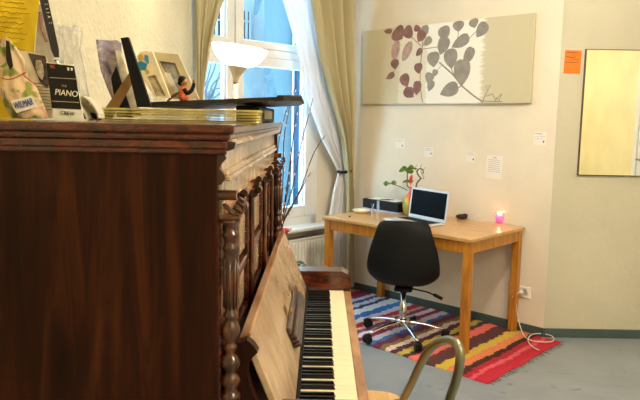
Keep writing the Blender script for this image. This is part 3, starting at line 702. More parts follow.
tube(bm, smooth_path([vpx(417, 172, .02), vpx(415, 168, .02), vpx(417.5, 165, .02)]), .002, 5); tube(bm, smooth_path([vpx(420.5, 178.5, .02), vpx(424, 178, .02), vpx(421.5, 173, .02), vpx(420.6, 167, .02), vpx(422, 165, .02)]), .002, 5); tube(bm, smooth_path([vpx(423, 170, .02), vpx(425.5, 167, .02)]), .0016, 5)
solo('corkscrew_twig', bm, mat('twig_brown', (98, 84, 54), .7), 'curly corkscrew twig rising behind the laptop screen', 'twig', smooth=True)

# mouse-like dark stone, earphones, candle
c = atZ(464, 218.6, TH) - n * .035; c.z = TH
bm = NB(); ball(bm, c + V((0, 0, .018)), .045, 3, (1, .7, .42), Matrix.Rotation(-.5, 4, 'Z')); ball(bm, c + V((.022, 0, .026)), .024, 2, (1, .8, .7))
solo('dark_stone', bm, mat('dark_stone', (44, 34, 30), .45, var=.4, vscale=60, bumps=.5), 'dark rounded stone lying on the table right of the laptop', 'stone', smooth=True)
pts = [(474, 219.5), (479, 220.5), (484, 219), (487, 217), (482, 215.5), (478, 218), (483, 220.8), (489, 219.8), (491, 218.5)]
bm = NB(); tube(bm, smooth_path([-n * .05 + atZ(x, y, TH + .003 + (.03 if i == 4 else .012 if i in (3, 5) else 0)) for i, (x, y) in enumerate(pts)], 5), .0026, 5)
ec = solo('coiled_cable', bm, cabm, 'thin pale cable coiled on the table between stone and candle', 'cable', smooth=True)
bm = NB(); p = atZ(491.5, 219, TH) - n * .05; box(bm, p.x - .009, p.x + .009, p.y - .008, p.y + .008, TH + .001, TH + .012, .002); solo('earbud', bm, M['black'], 'tiny black cable end beside the pink candle glass', 'earbud')
c = atZ(500, 222.8, TH)
cn = root('candle_glass', 'small glass with a lit pink candle at the right end of the table', 'candle', c)
bm = NB(); lathe(bm, [(.026, 0), (.031, .004), (.042, .075), (.040, .075), (.029, .008), (.001, .006)], 24, c, cap=False)
m, nt, b = newmat('pink_glass'); b.inputs['Base Color'].default_value = lin((240, 150, 190)); b.inputs['Roughness'].default_value = .1; b.inputs['Alpha'].default_value = .25
part('glass_cup', bm, m, cn, smooth=True)
bm = NB(); lathe(bm, [(.028, .008), (.037, .048), (.001, .047)], 20, c); part('wax', bm, mat('glowing_pink_wax', (236, 90, 170), .5, emit=(236, 90, 150), es=1.0), cn, smooth=True)  # wax emission stands in for flame light glowing through it
bm = NB(); lathe(bm, [(.001, .05), (.012, .055), (.016, .064), (.008, .082), (.0005, .096)], 10, c); part('flame', bm, mat('flame', (255, 230, 170), .5, emit=(255, 200, 120), es=40), cn, smooth=True)
point('candle_light', c + ZA * .092, 5.0, (1, .52, .26), .015)

# ================================================================== SWIVEL CHAIR
cc = V((.568, 4.16, 0))
ch = root('swivel_chair', 'black shell swivel chair on a chrome five-star base at the table', 'chair', cc, -.2)
prof = [(-.205, .832, .13), (-.222, .818, .158), (-.23, .76, .171), (-.232, .70, .183), (-.228, .62, .209), (-.216, .54, .225), (-.192, .47, .235), (-.14, .41, .235), (-.05, .38, .23), (.04, .376, .225), (.13, .39, .215), (.2, .40, .2), (.235, .392, .175), (.245, .375, .14)]
bm = NB(); rows = []
for i, (y, z, hw) in enumerate(prof):
    f = i / (len(prof) - 1); back = max(0, 1 - f / .55); seat = 1 - back
    r = []
    for k in range(-8, 9):
        t = k / 8; c2 = t * t
        lift = (.085 * seat * math.sin(min(1, (1 - f) * 1.7) * PI / 2) + .0) * c2 * t * t
        r.append(V((hw * t, y + .055 * back * c2 + .03 * c2 * (1 if .3 < f < .7 else 0), z + lift + (-.018 * c2 if i < 2 else 0))))
    rows.append(r)
loft(bm, rows); part('shell', bm, M['blackmatte'], ch, local=True, smooth=True, solid=.02, sub=1)
bm = NB(); box(bm, -.06, .06, -.07, .08, .338, .362, .008); lathe(bm, [(.024, .318), (.03, .342)], 16); part('tilt_mechanism', bm, M['black'], ch, local=True)
bm = NB(); tube(bm, [(.05, -.02, .355), (.16, -.05, .345), (.225, -.07, .325)], .0055, 8); lv = part('lever', bm, M['black'], ch, local=True, smooth=True)
bm = NB(); tube(bm, [(.20, -.062, .335), (.255, -.08, .315)], .011, 10); part('lever_grip', bm, M['black'], lv, local=True, smooth=True)
bm = NB(); lathe(bm, [(.024, .1), (.024, .24), (.018, .245), (.018, .32)], 20); part('gas_lift', bm, M['chrome'], ch, local=True, smooth=True)
bm = NB(); lathe(bm, [(.03, .09), (.045, .095), (.045, .13), (.03, .145)], 20); part('base_hub', bm, M['chrome'], ch, local=True, smooth=True)
for k in range(5):
    a = math.radians(-77 + 72 * k) + .2; d = V((math.cos(a), math.sin(a), 0)); s = V((-d.y, d.x, 0))
    bm = NB(); tube(bm, smooth_path([d * .03 + ZA * .12, d * .15 + ZA * .108, d * .275 + ZA * .078]), [.019, .012], 10, .7); sp = part('base_arm', bm, M['chrome'], ch, local=True, smooth=True)
    bm = NB()
    e = d * .285
    for sg in (-1, 1):
        T = Matrix.Translation(e + s * .012 * sg + ZA * (.0285 + .012)) @ Matrix(((s.x, d.x, 0, 0), (s.y, d.y, 0, 0), (0, 0, 1, 0), (0, 0, 0, 1))) @ Matrix.Rotation(PI / 2, 4, 'Y')
        lathe(bm, [(.02, -.009), (.0275, -.007), (.0275, .007), (.02, .009)], 18, mx=T)
    tube(bm, [e + ZA * .045, e + ZA * .078], .013, 8); tube(bm, smooth_path([e - d * .02 + ZA * .064, e + d * .005 + ZA * .071, e + d * .028 + ZA * .06]), .02, 8, .5)
    part('castor', bm, M['black'], sp, local=True, smooth=True)

# ================================================================== TUBULAR CHAIR in front
hp, hn = V((.33, 1.88, 0)), V((.4, .101, 0)).normalized()
def hx(x, y, k=0): return atP(x, y, hp + hn * k, hn)
hoop = [hx(403, 400), hx(412, 382.5), hx(421, 363), hx(429, 350.5), hx(438, 343), hx(448, 340), hx(456.5, 343.5), hx(460, 353), hx(459, 368), hx(455, 384), hx(450, 399)]
f0, f1 = hoop[0], hoop[-1]
seatc = V((.12, 2.02, 0)); SZ = .47
A0 = V((.275, 2.12, SZ - .03)); B0 = V((.32, 1.66, SZ - .03))
A1 = V((.30, 2.17, .012)); B1 = V((.36, 1.60, .012))
st = root('tube_chair', 'wooden seat chair with a curved grey steel tube backrest at the piano', 'chair', seatc)
full = [A1, A0, f0 + (A0 - f0) * .3] + hoop + [f1 + (B0 - f1) * .4, B0, B1]
bm = NB(); tube(bm, smooth_path(full, 5), .0130, 12); part('back_hoop', bm, M['steel_tube'], st, smooth=True)
bm = NB(); sup = lambda a, k: (math.copysign(abs(math.cos(a)) ** .45, math.cos(a)) * .195 * k, math.copysign(abs(math.sin(a)) ** .45, math.sin(a)) * .215 * k)
rings = [[bm.verts.new((seatc.x + sup(2 * PI * j / 48, k)[0], seatc.y + sup(2 * PI * j / 48, k)[1], z)) for j in range(48)] for k, z in [(.93, SZ - .014), (1, SZ - .008), (1, SZ + .001), (.97, SZ + .006)]]
for a_, b_ in zip(rings, rings[1:]):
    for j in range(48): bm.faces.new((a_[j], a_[(j + 1) % 48], b_[(j + 1) % 48], b_[j]))
bm.faces.new(rings[0][::-1]); bm.faces.new(rings[-1])
part('seat', bm, M['seat_wood'], st, smooth=False)
bm = NB()
for sy_ in (-1, 1):
    tube(bm, smooth_path([V((.31, 1.89 + sy_ * .24, SZ - .035)), V((.1, 1.9 + sy_ * .2, SZ - .028)), V((-.03, 1.9 + sy_ * .17, SZ - .05))]), .010, 8)
part('seat_rail', bm, M['steel_tube'], st, smooth=True)
for sy_ in (-1, 1):
    bm = NB(); tube(bm, [V((-.03, 1.9 + sy_ * .17, SZ - .04)), V((-.07, 1.9 + sy_ * .2, .012))], .0115, 10); part('leg', bm, M['steel_tube'], st, smooth=True)

# ================================================================== PIANO
Y0, Y1 = 1.27, 2.78; XF, XB = -.20, -.80; PT = 1.438
pn = root('upright_piano', 'old carved dark wood upright piano with open keyboard lid in the left foreground', 'piano', (-.45, (Y0 + Y1) / 2, 0))
D_, R_, T_ = M['piano_dark'], M['piano_red'], M['piano_turned']
bm = NB(); box(bm, XB, XF - .006, Y0, Y0 + .025, .02, 1.405, .002); part('side_panel', bm, D_, pn)
bm = NB(); box(bm, XB, XF + .012, Y1 - .025, Y1, .02, 1.405, .002); part('side_panel', bm, D_, pn)
bm = NB(); box(bm, XB, XB + .02, Y0 + .02, Y1 - .02, .05, 1.4); part('back_board', bm, D_, pn)
bm = NB(); box(bm, XB - .01, XF + .03, Y0 - .018, Y1 + .018, PT - .018, PT, .005, seg=2); box(bm, XB, XF + .022, Y0 - .012, Y1 + .012, PT - .032, PT - .016, .006, seg=2)
part('top_lid', bm, R_, pn)
bm = NB()
prof = [(0, 1.385), (.004, 1.385), (.006, 1.392), (.012, 1.40), (.014, 1.408), (0, 1.408)]
for (dx, z) in []: pass
box(bm, XB, XF + .016, Y0 - .009, Y0 + .004, 1.388, PT - .03, .004); box(bm, XB, XF + .014, Y0 - .005, Y0 + .004, 1.378, 1.392, .003)
part('side_cornice', bm, R_, pn)
bm = NB(); box(bm, XF + .0, XF + .026, Y0 + .02, Y1 - .02, PT - .045, PT - .03, .004); part('front_cornice', bm, M['piano_glare_veneer'], pn)  # pale colour paints the glare along the lid front
bm = NB(); box(bm, XF - .012, XF, Y0 + .025, Y1 - .025, 1.245, PT - .03); part('frieze', bm, M['piano_glare_veneer'], pn, label='veneered frieze below the lid, window glare put into its pale colour')
bm = NB(); prismpts = None
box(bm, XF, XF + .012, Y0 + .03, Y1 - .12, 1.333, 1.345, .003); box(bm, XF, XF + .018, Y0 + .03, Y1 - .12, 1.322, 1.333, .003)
part('frieze_moulding', bm, M['piano_glare_veneer'], pn)  # shares the frieze's painted glare
# fretted end brackets
zz = [(-.03, PT - .03), (.03, PT - .035), (.028, PT - .048), (.008, PT - .055), (.012, PT - .068), (.002, PT - .078), (-.002, PT - .088), (.008, PT - .10), (.010, PT - .108), (.001, PT - .12), (-.03, PT - .125)]
for yy in (Y0 + .004, Y1 - .022):
    bm = NB(); prism_xz(bm, [(XF + a, b_) for a, b_ in zz], yy, yy + .018); part('fret_bracket', bm, T_, pn)
# capitals rail
bm = NB(); box(bm, XF - .004, XF + .012, Y0 + .05, Y1 - .05, 1.262, 1.272, .003); box(bm, XF - .004, XF + .007, Y0 + .05, Y1 - .05, 1.252, 1.262, .002); part('capital_rail', bm, M['piano_rim'], pn)
bm = NB(); box(bm, XF - .03, XF - .018, Y0 + .025, Y1 - .025, .56, 1.29); part('front_board', bm, D_, pn)
# panel frames
bm = NB()
ys = [Y0 + .035, 1.47, 1.82, 2.24, 2.56, Y1 - .035]
for yv in ys: box(bm, XF - .02, XF + .0, yv - .028, yv + .028, .80, 1.25, .004)
box(bm, XF - .02, XF + .0, Y0 + .03, Y1 - .03, 1.2, 1.25, .004); box(bm, XF - .02, XF + .0, Y0 + .03, Y1 - .03, .86, .93, .004); box(bm, XF - .02, XF + .0, Y0 + .03, Y1 - .03, 1.05, 1.075, .004)
part('panel_frame', bm, R_, pn)
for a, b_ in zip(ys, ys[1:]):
    bm = NB(); box(bm, XF - .02, XF - .012, a + .04, b_ - .04, .94, 1.04, .006); box(bm, XF - .02, XF - .010, a + .04, b_ - .04, 1.085, 1.19, .006); part('inset_panel', bm, M['piano_glare_veneer'], pn)  # pale colour paints the light caught by the panels
# pilaster scrolls
for yv in ys[1:-1]:
    bm = NB(); box(bm, XF, XF + .012, yv - .015, yv + .015, .9, 1.24, .004)
    for (dx, z, r_) in [(.014, 1.268, .014), (.024, 1.25, .010), (.012, 1.24, .012), (.026, 1.281, .009)]:
        tube(bm, [(XF + dx, yv - .018, z), (XF + dx, yv + .018, z)], r_, 12)
    part('scroll_pilaster', bm, T_, pn)
# turned corner columns
def column(y):
    cx = XF + .0185
    pr_ = [(.024, .86), (.024, .875), (.018, .878), (.015, .888), (.022, .898), (.024, .906), (.019, .916), (.013, .921), (.016, .928), (.0225, .937), (.024, .946), (.020, .955), (.013, .960), (.012, .968), (.0165, .975), (.0165, .98), (.012, .984),
           (.0125, .99), (.019, 1.0), (.023, 1.013), (.022, 1.022), (.015, 1.032), (.013, 1.038), (.018, 1.042), (.018, 1.048), (.014, 1.052), (.0125, 1.07), (.014, 1.11), (.0165, 1.15), (.0175, 1.17), (.015, 1.178), (.020, 1.184), (.020, 1.19), (.015, 1.195),
           (.016, 1.205), (.021, 1.213), (.021, 1.218), (.015, 1.222), (.0155, 1.235), (.023, 1.24), (.024, 1.246)]
    pr_ = [(a * .86, b_) for a, b_ in pr_]; bm = NB(); lathe(bm, pr_, 20, (cx, y, 0))
    for k in range(8):
        a = 2 * PI * k / 8; tube(bm, [(cx + .012 * math.cos(a), y + .012 * math.sin(a), 1.06), (cx + .0147 * math.cos(a), y + .0147 * math.sin(a), 1.165)], [.0028, .003], 5)
    c_ = part('corner_column', bm, T_, pn, smooth=True)
    bm = NB(); box(bm, cx - .022, cx + .022, y - .02, y + .02, 1.246, 1.254, .003); tube(bm, [(cx - .025, y - .004, 1.296), (cx + .013, y - .004, 1.296)], .0105, 12)
    for (dx, dz, r_) in [(.004, 1.262, .009), (.016, 1.270, .008), (.022, 1.280, .006), (-.006, 1.272, .009), (.016, 1.258, .006), (.024, 1.288, .006)]: ball(bm, (cx + dx, y - .006, dz), r_, 2, (1.3, 1.2, .6), Matrix.Rotation(.6, 4, 'Y'))
    tube(bm, smooth_path([(cx + .012, y, 1.258), (cx + .026, y, 1.268), (cx + .024, y, 1.286), (cx + .014, y, 1.280)], 3), .004, 6)
    part('carved_capital', bm, T_, c_)
column(Y0 + .018); column(Y1 - .03)
# lower case
bm = NB(); box(bm, XB + .02, XF, Y0 + .02, Y1 - .02, .02, .10, .004); box(bm, XF - .02, XF, Y0 + .02, Y1 - .02, .10, .60, .003); part('lower_front', bm, R_, pn)
KX0, KX1 = -.047, .107
bm = NB(); box(bm, XF - .01, .133, Y0 + .004, Y1 - .02, .62, .692, .006); part('key_bed', bm, R_, pn)
bm = NB(); box(bm, KX1 + .001, .137, Y0 + .06, Y1 - .11, .685, .727, .004); part('key_slip', bm, M['piano_rim'], pn)
# cheeks with ogee arm
arm = [(-.20, .69), (-.20, .972), (-.165, .978), (-.150, .984), (-.136, .972), (-.127, .957), (-.139, .944), (-.149, .928), (-.148, .905), (-.143, .882), (-.134, .857), (-.122, .83), (-.110, .80), (-.10, .775), (.10, .77), (.128, .76), (.135, .74), (.135, .69)]
arm2 = [(-.20, .69), (-.20, .80), (-.1, .812), (.10, .812), (.125, .80), (.137, .775), (.137, .69)]
bm = NB(); prism_xz(bm, arm, Y0 + .04, Y0 + .07); part('end_arm', bm, D_, pn)
bm = NB(); prism_xz(bm, arm2, Y0 + .07, 1.405); part('cheek_block', bm, R_, pn)
bm = NB(); prism_xz(bm, arm2, 2.662, Y1 - .03); part('cheek_block', bm, R_, pn)
for yv in (Y0 + .05, Y1 - .09):
    bm = NB(); lathe(bm, [(.035, 0), (.035, .03), (.025, .05), (.02, .15), (.03, .3), (.034, .42), (.022, .5), (.03, .56), (.034, .62)], 18, (.075, yv, 0)); part('front_leg', bm, T_, pn, smooth=True)
# fallboard
fb_a = V((-.052, 0, .745)); fb_b = V((-.147, 0, .982)); fd = (fb_b - fb_a).normalized(); fnn = V((fd.z, 0, -fd.x)); FL = (fb_b - fb_a).length
FY0, FY1 = Y0 + .075, 2.658
yax = V((0, 1, 0))
bm = NB(); obox(bm, fb_a, fd, yax, fnn, 0, FL, FY0, FY1, -.018, 0, .003); fbo = part('fallboard', bm, M['piano_glare_veneer'], pn, label='lighter veneered keyboard lid standing open, glare put into its colour')
bm = NB(); obox(bm, fb_a, fd, yax, fnn, FL - .002, FL + .006, FY0, FY1, -.024, .003, .003); part('lid_lip', bm, M['piano_rim'], fbo)
# folding music desk on the fallboard
bm = NB()
for (a0, a1, h) in [(.046, .058, .026), (.060, .072, .024), (.074, .086, .022), (.088, .112, .012)]:
    obox(bm, fb_a, fd, yax, fnn, a0, a1, 1.79, 2.27, .001, h, .004)
md = part('music_ledge', bm, M['ledge'], fbo, label='folded dark slatted music desk')
for yv in (1.90, 2.17):
    bm = NB(); obox(bm, fb_a, fd, yax, fnn, .118, .146, yv - .016, yv + .016, .0005, .0045, .001); tube(bm, [fb_a + fd * .128 + yax * (yv - .02) + fnn * .018, fb_a + fd * .128 + yax * (yv + .02) + fnn * .018], .004, 8); part('hinge', bm, M['brass'], md, label='brass hinge')
bm = NB(); lathe(bm, [(.007, 0), (.007, .002), (.003, .003)], 12, mx=Matrix.Translation(fb_a + fd * .16 + yax * 2.0) @ Matrix.Rotation(PI / 2, 4, 'Y')); part('lock_plate', bm, M['brass'], fbo)
# name batten behind keys
bm = NB(); box(bm, KX0 - .01, KX0 + .004, 1.405, 2.662, .70, .748, .002); part('felt_batten', bm, mat('dark_felt', (24, 14, 12), .9), pn)
# keys: 52 white, 36 black, each a part
KW = (2.660 - 1.41) / 52
def wkey(i):
    y = 1.41 + i * KW; bm = NB(); box(bm, KX0, KX1, y + .0013, y + KW - .0013, .695, .7305, .0012); return part('white_key', bm, M['ivory'], pn)
white0 = wkey(0)
for i in range(1, 52):
    k = white0.copy(); COL.objects.link(k); k.parent = pn; k.location = V((0, i * KW, 0))
# nearest key is the lowest A; black keys follow A# - C# D# - F# G# A#
blk0 = None; y_ref = 0
for i in range(51):
    if 'ABCDEFG'[i % 7] in 'BE': continue
    y = 1.41 + (i + 1) * KW
    if blk0 is None:
        bm = NB(); r = bmesh.ops.create_cube(bm, size=1)['verts']
        for v in r:
            top = v.co.z > 0; hw = .0045 if top else .0056
            v.co = V((KX0 + .002 if v.co.x < 0 else (.045 if top else .051), y + (hw if v.co.y > 0 else -hw), .7425 if top else .728))
        bmesh.ops.bevel(bm, geom=bm.edges[:] + bm.verts[:], offset=.001, segments=1, affect='EDGES')
        blk0 = part('black_key', bm, M['ebony'], pn); y_ref = y
    else:
        k = blk0.copy(); COL.objects.link(k); k.parent = pn; k.location = V((0, y - y_ref, 0))

# ================================================================== ON THE PIANO
YL = 1.45
def P(x, y, Y=YL): return atY(x, y, Y)
def base(x, Y): return V((atY(x, 120, Y).x, Y, PT + .0006))
# rectangular standing things: bottom-left/right px at the lid, top corners px with lean
def stand(px, Yb, lean=0, zmin=PT + .001):
    """list of px corners -> 3-D on a plane through the lid line at depth Yb leaning back by lean (dY per metre)"""
    out = []
    for x, y in px:
        p = atP(x, y, (0, Yb, PT), V((0, -1, lean)).normalized())
        if p.z < zmin: p.z = zmin
        out.append(p)
    return out
# left: yellow handwritten sheet
yl = root('yellow_note', 'yellow handwritten sheet propped up at the far left of the piano top', 'note', base(10, 1.68))
Q = stand([(-26, -20), (41, -16), (34, 52), (31, 119), (-22, 119)], 1.66, .1); bm = NB(); slab(bm, Q, .0012)
part('paper_sheet', bm, mat('yellow_paper', (238, 200, 18), .6, var=.1, vscale=12), yl)
bm = NB()
for k in range(13):
    y = -14 + k * 5.1; x0, x1 = -18 + random.uniform(0, 6), 36 - k * .6 - random.uniform(0, 12)
    P_ = [stand([(x0 + (x1 - x0) * i / 34, y + .1 * (x0 + (x1 - x0) * i / 34) + random.uniform(-1, 1) * .9)], 1.66, .1)[0] - V((0, .0014, 0)) for i in range(35)]
    tube(bm, P_, .0006, 4)
part('handwriting', bm, mat('brown_ink', (150, 112, 24), .7), yl)
# shell-coloured postcard
bm = NB(); slab(bm, stand([(39, 4), (46, 6), (58, 56), (55, 118), (32, 118), (35, 50)], 1.63, .08), .0012)
pcd = solo('postcard', bm, mat('grey_card', (186, 176, 158), .5, var=.15, vscale=18), 'pale grey postcard behind the black lanyard strap', 'postcard')
bm = NB(); tube(bm, smooth_path([stand([p], 1.62, .08)[0] for p in [(40, 12), (42, 28), (47, 42)]], 5), .005, 6, .3); part('brown_band', bm, mat('brown_print', (120, 74, 50), .6), pcd)
# gift wrap pouch
m, nt, b = newmat('leaf_wrap_paper'); vec = coords(nt)
f = noi(nt, vec, 26, 2, .4, 1.4); c_ = ramp(nt, f, [(.34, (120, 130, 56)), (.42, (160, 160, 84)), (.46, (222, 190, 148)), (.62, (226, 196, 158)), (.7, (214, 160, 130))]); nt.links.new(c_, b.inputs['Base Color']); b.inputs['Roughness'].default_value = .6; M['wrap'] = m
wr = root('gift_pouch', 'beige leaf-patterned paper pouch tied with red string at the left end of the piano top', 'pouch', base(20, 1.36))
bm = NB()
rowspx = [(38, 3, 7), (48, -3, 17), (60, -7, 25), (72, -2, 28), (80, 1, 28), (87, -1, 36), (98, 1, 42), (109, 7, 46), (118.5, 12, 48)]
rows = []
for (y, xl, xr) in rowspx:
    r = []
    for k in range(15):
        t = k / 14; p = stand([(xl + (xr - xl) * t, y)], 1.345, .12)[0]; bulge = .018 * math.sin(PI * t) * (1 if y > 85 else .5)
        r.append(p - V((0, bulge + .004 * math.sin(t * 17 + y), 0)))
    rows.append(r)
loft(bm, rows); part('paper_wrap', bm, M['wrap'], wr, smooth=True, solid=.002)
bm = NB(); slab(bm, stand([(6, 40), (9, 42), (13, 66), (10, 70), (6, 60)], 1.325, .12), .001); part('painted_fold_shadow', bm, mat('fold_shadow_brown', (50, 36, 26), .8), wr)  # dark slab painting the shadow in the paper fold
bm = NB(); tube(bm, smooth_path([stand([p], 1.318, .12)[0] for p in [(2, 78), (8, 79.5), (15, 78), (21, 75), (26, 72.5), (23, 74), (29, 80), (36, 85)]], 4), .0012, 5); part('red_string', bm, mat('red_string', (200, 50, 34), .6), wr)
LQ = stand([(10.5, 101), (31.5, 95.5), (37.5, 106.5), (16.5, 113)], 1.318, .12)
bm = NB(); slab(bm, LQ, .001); stc = part('name_sticker', bm, M['paper'], wr, label='white sticker with blue lettering')
o_ = (LQ[0] + LQ[1] + LQ[2] + LQ[3]) / 4 - V((0, .0022, 0)); text('lettering', 'WILMAR', .021, o_, LQ[1] - LQ[0], LQ[0] - LQ[3], mat('blue_ink', (44, 66, 130), .6), stc, xs=.5)
# photo card
pc = root('photo_card', 'printed card with a black and white portrait leaning beside the paper pouch', 'card', base(38, 1.42))
bm = NB(); slab(bm, stand([(18, 50), (46, 55), (62, 118), (30, 118)], 1.41, .1), .002); part('card', bm, mat('warm_card', (226, 212, 178), .6), pc)
bm = NB(); slab(bm, stand([(28, 53), (45, 56), (51, 82), (47, 88), (40, 82)], 1.408, .1), .0016); part('portrait_ground', bm, mat('photo_dark', (72, 62, 52), .5, var=.4, vscale=80), pc)
bm = NB(); slab(bm, stand([(36, 60), (41, 60), (43, 66), (44, 74), (42, 80), (38, 76), (35.5, 68)], 1.4065, .1), .001); part('portrait_face', bm, mat('photo_light', (186, 172, 150), .6, var=.2, vscale=120), pc)
bm = NB()
for i in range(9):
    y = 84 + i * 3.2; tube(bm, [stand([(33 + i * .6, y - 1)], 1.4075, .1)[0], stand([(48 + i * .9, y + .4)], 1.4075, .1)[0]], .0006, 4)
part('printed_lines', bm, M['ink'], pc)
# crew badge with lanyard
bd = root('crew_badge', 'black and white crew pass on a black lanyard standing on the piano top', 'badge', base(66, 1.37))
YB_ = 1.36
bm = NB(); slab(bm, stand([(46, 62), (73, 64.5), (83.5, 118.5), (53.5, 118.5)], YB_, .1), .003); part('pass_card', bm, mat('badge_white', (245, 238, 216), .5), bd)
bm = NB(); slab(bm, stand([(46.2, 63), (74, 66), (81.3, 109.5), (51.8, 108)], YB_ - .0015, .1), .0012); blk = part('black_panel', bm, mat('badge_black', (18, 15, 10), .3, coat=.2), bd)
TL_, TR_, BL_ = stand([(47, 63), (74, 66), (52, 108)], YB_ - .002, .1); ax = TR_ - TL_; ay = V((0, .1, 1.0))
tmat = mat('badge_print', (236, 226, 200), .5)
def bt(x, y): return stand([(x, y)], YB_ - .0035, .1)[0]
text('lettering', 'THE', .0065, bt(64, 86), ax, ay, mat('badge_print_grey', (150, 140, 120), .5), blk)
text('lettering', 'PIANO', .0175, bt(66.5, 93.3), ax, ay, tmat, blk, xs=.92)
text('lettering', 'CREW', .0105, bt(67.5, 113.4), ax, ay, mat('badge_ink', (20, 18, 16), .5), bd)
bm = NB(); slab(bm, stand([(49.5, 64.5), (54, 65), (55, 68.5), (50.5, 68)], YB_ - .0035, .1), .0005); part('red_mark', bm, mat('badge_red', (150, 50, 36), .5), bd)
bm = NB()
for a, b_ in [((67, 67.5), (69.2, 70.5)), ((70.5, 67.8), (72.6, 70.6))]: slab(bm, stand([a, (b_[0], a[1]), b_, (a[0] + .5, b_[1])], YB_ - .0035, .1), .0005)
for y in (77.5, 101): tube(bm, [bt(49.5 + (y - 77) * .1, y), bt(76 + (y - 77) * .12, y + 1.5)], .0004, 4)
part('small_marks', bm, tmat, bd)
bm = NB(); tube(bm, [bt(58, 64), bt(57, 58)], .003, 8); box(bm, bt(57, 59).x - .007, bt(57, 59).x + .007, bt(57, 59).y - .003, bt(57, 59).y + .004, bt(57, 61).z, bt(57, 57.5).z, .002); part('clip', bm, M['chrome'], bd)
a = bt(57, 59); b0 = atY(43, -4, 1.62); b1 = atY(34, -60, 1.9)
bm = NB(); loft(bm, [[p - V((wd, 0, 0)), p + V((wd, 0, 0))] for p, wd in [(a, .004), (a + (b0 - a) * .12, .0085), (a + (b0 - a) * .6, .010), (b0, .0105), (b1, .011)]]); part('lanyard', bm, M['blackcard'], bd, solid=.002)
for k, yv in enumerate((6, 11, 15, 20, 26)):
    p_ = a + (b0 - a) * (1 - (yv + 4) / 63) ; text('lettering', 'CREW'[k % 4], .008, p_ + V((.004, -.002, 0)), V((0, 0, 1)), V((-1, 0, 0)), tmat, bd)
# clear crinkled bag
bm = NB(); rows = []
for (y, xl, xr) in [(26, 54, 80), (34, 53, 82), (50, 55, 82), (66, 58, 84), (84, 62, 86), (104, 66, 92), (118, 66, 94)]:
    rows.append([stand([(xl + (xr - xl) * k / 12, y)], 1.55, .05)[0] - V((0, .012 * math.sin(k * 1.3 + y) + .006 * math.sin(k * 3 + y * .7), 0)) for k in range(13)])
loft(bm, rows); solo('plastic_bag', bm, M['film'], 'crinkled clear plastic bag behind the crew badge', 'bag', solid=.0006)
# folded grey-white strap with black
bm = NB(); pth = [(80, 96), (86, 97), (92, 101), (97, 107), (101, 114), (101, 118)]; C_ = [stand([p], 1.5, 0)[0] for p in pth]
rows = [[p - V((0, .02, 0)), p + V((0, .02, 0)), p + V((-.018 - .002 * i, .02, -.012)), p + V((-.018 - .002 * i, -.02, -.012))] for i, p in enumerate(C_)]
for r in rows:
    for q in r: q.z = max(q.z, PT + .002)
loft(bm, rows); ws_ = solo('folded_strap', bm, mat('white_leather', (206, 196, 168), .5), 'folded white strap lying right of the crew badge', 'strap', solid=.003)
bm = NB(); p = base(92, 1.53); ball(bm, p + V((.0, 0, .012)), .02, 2, (1.2, .8, .6)); ball(bm, p + V((.012, 0, .008)), .013, 2, (1, 1, .6)); solo('black_pouch', bm, M['blackcard'], 'small black pouch tucked under the white strap', 'pouch', smooth=True)
# silver brochures
m, nt, b = newmat('brochure_print'); f = noi(nt, coords(nt), 18, 4, .6, 1); c_ = ramp(nt, f, [(.3, (92, 80, 104)), (.5, (164, 152, 166)), (.65, (232, 222, 210))]); nt.links.new(c_, b.inputs['Base Color']); b.inputs['Roughness'].default_value = .25
for j, wh in enumerate(['frontmost and leftmost', 'middle', 'rearmost and rightmost']):
    bm = NB(); rows = []
    for (y, xl, xr) in [(40, 97, 117), (55, 98.5, 118), (70, 100, 118), (85, 105, 120), (95, 109, 121), (105, 114, 123)]:
        rows.append([stand([(xl + j * 2.0 + (xr - xl) * k / 8, y + j * 1.2)], 1.72 + j * .008, .06)[0] - V((0, .01 * math.sin(k * .5 + y * .05), 0)) for k in range(9)])
    loft(bm, rows); solo('brochure', bm, m, 'glossy grey violet brochure leaning by the black picture frame, ' + wh + ' of three', 'brochure', 'brochures beside the black picture frame', smooth=True, solid=.0008)
# pale card behind black frame
bm = NB(); slab(bm, stand([(115, 50), (120, 51), (142, 116), (128, 116)], 1.70, .1), .003); solo('photo_print', bm, mat('pale_print', (196, 186, 160), .5, var=.2, vscale=30), 'pale photo print slipped behind the black picture frame', 'photo')
bm = NB(); slab(bm, stand([(111, 78), (116, 66), (133, 117), (117, 117)], 1.69, .1), .004); solo('black_folder', bm, M['blackcard'], 'small black folder behind the easel leg of the frame', 'folder')
# black picture frame seen from its side
bf = root('picture_frame', 'black picture frame seen edge on with a tan easel leg', 'picture frame', base(140, 1.66))
bm = NB(); slab(bm, stand([(120.5, 38), (128, 37), (151, 109), (137, 109)], 1.62, 0, PT + .0365), .014); part('frame', bm, M['blackcard'], bf)
bm = NB(); slab(bm, stand([(131, 70), (134.5, 72), (133, 82), (112, 118.5), (103, 118.5), (104, 110)], 1.66, 0), .004); part('easel_leg', bm, mat('tan_board', (138, 104, 58), .7), bf)
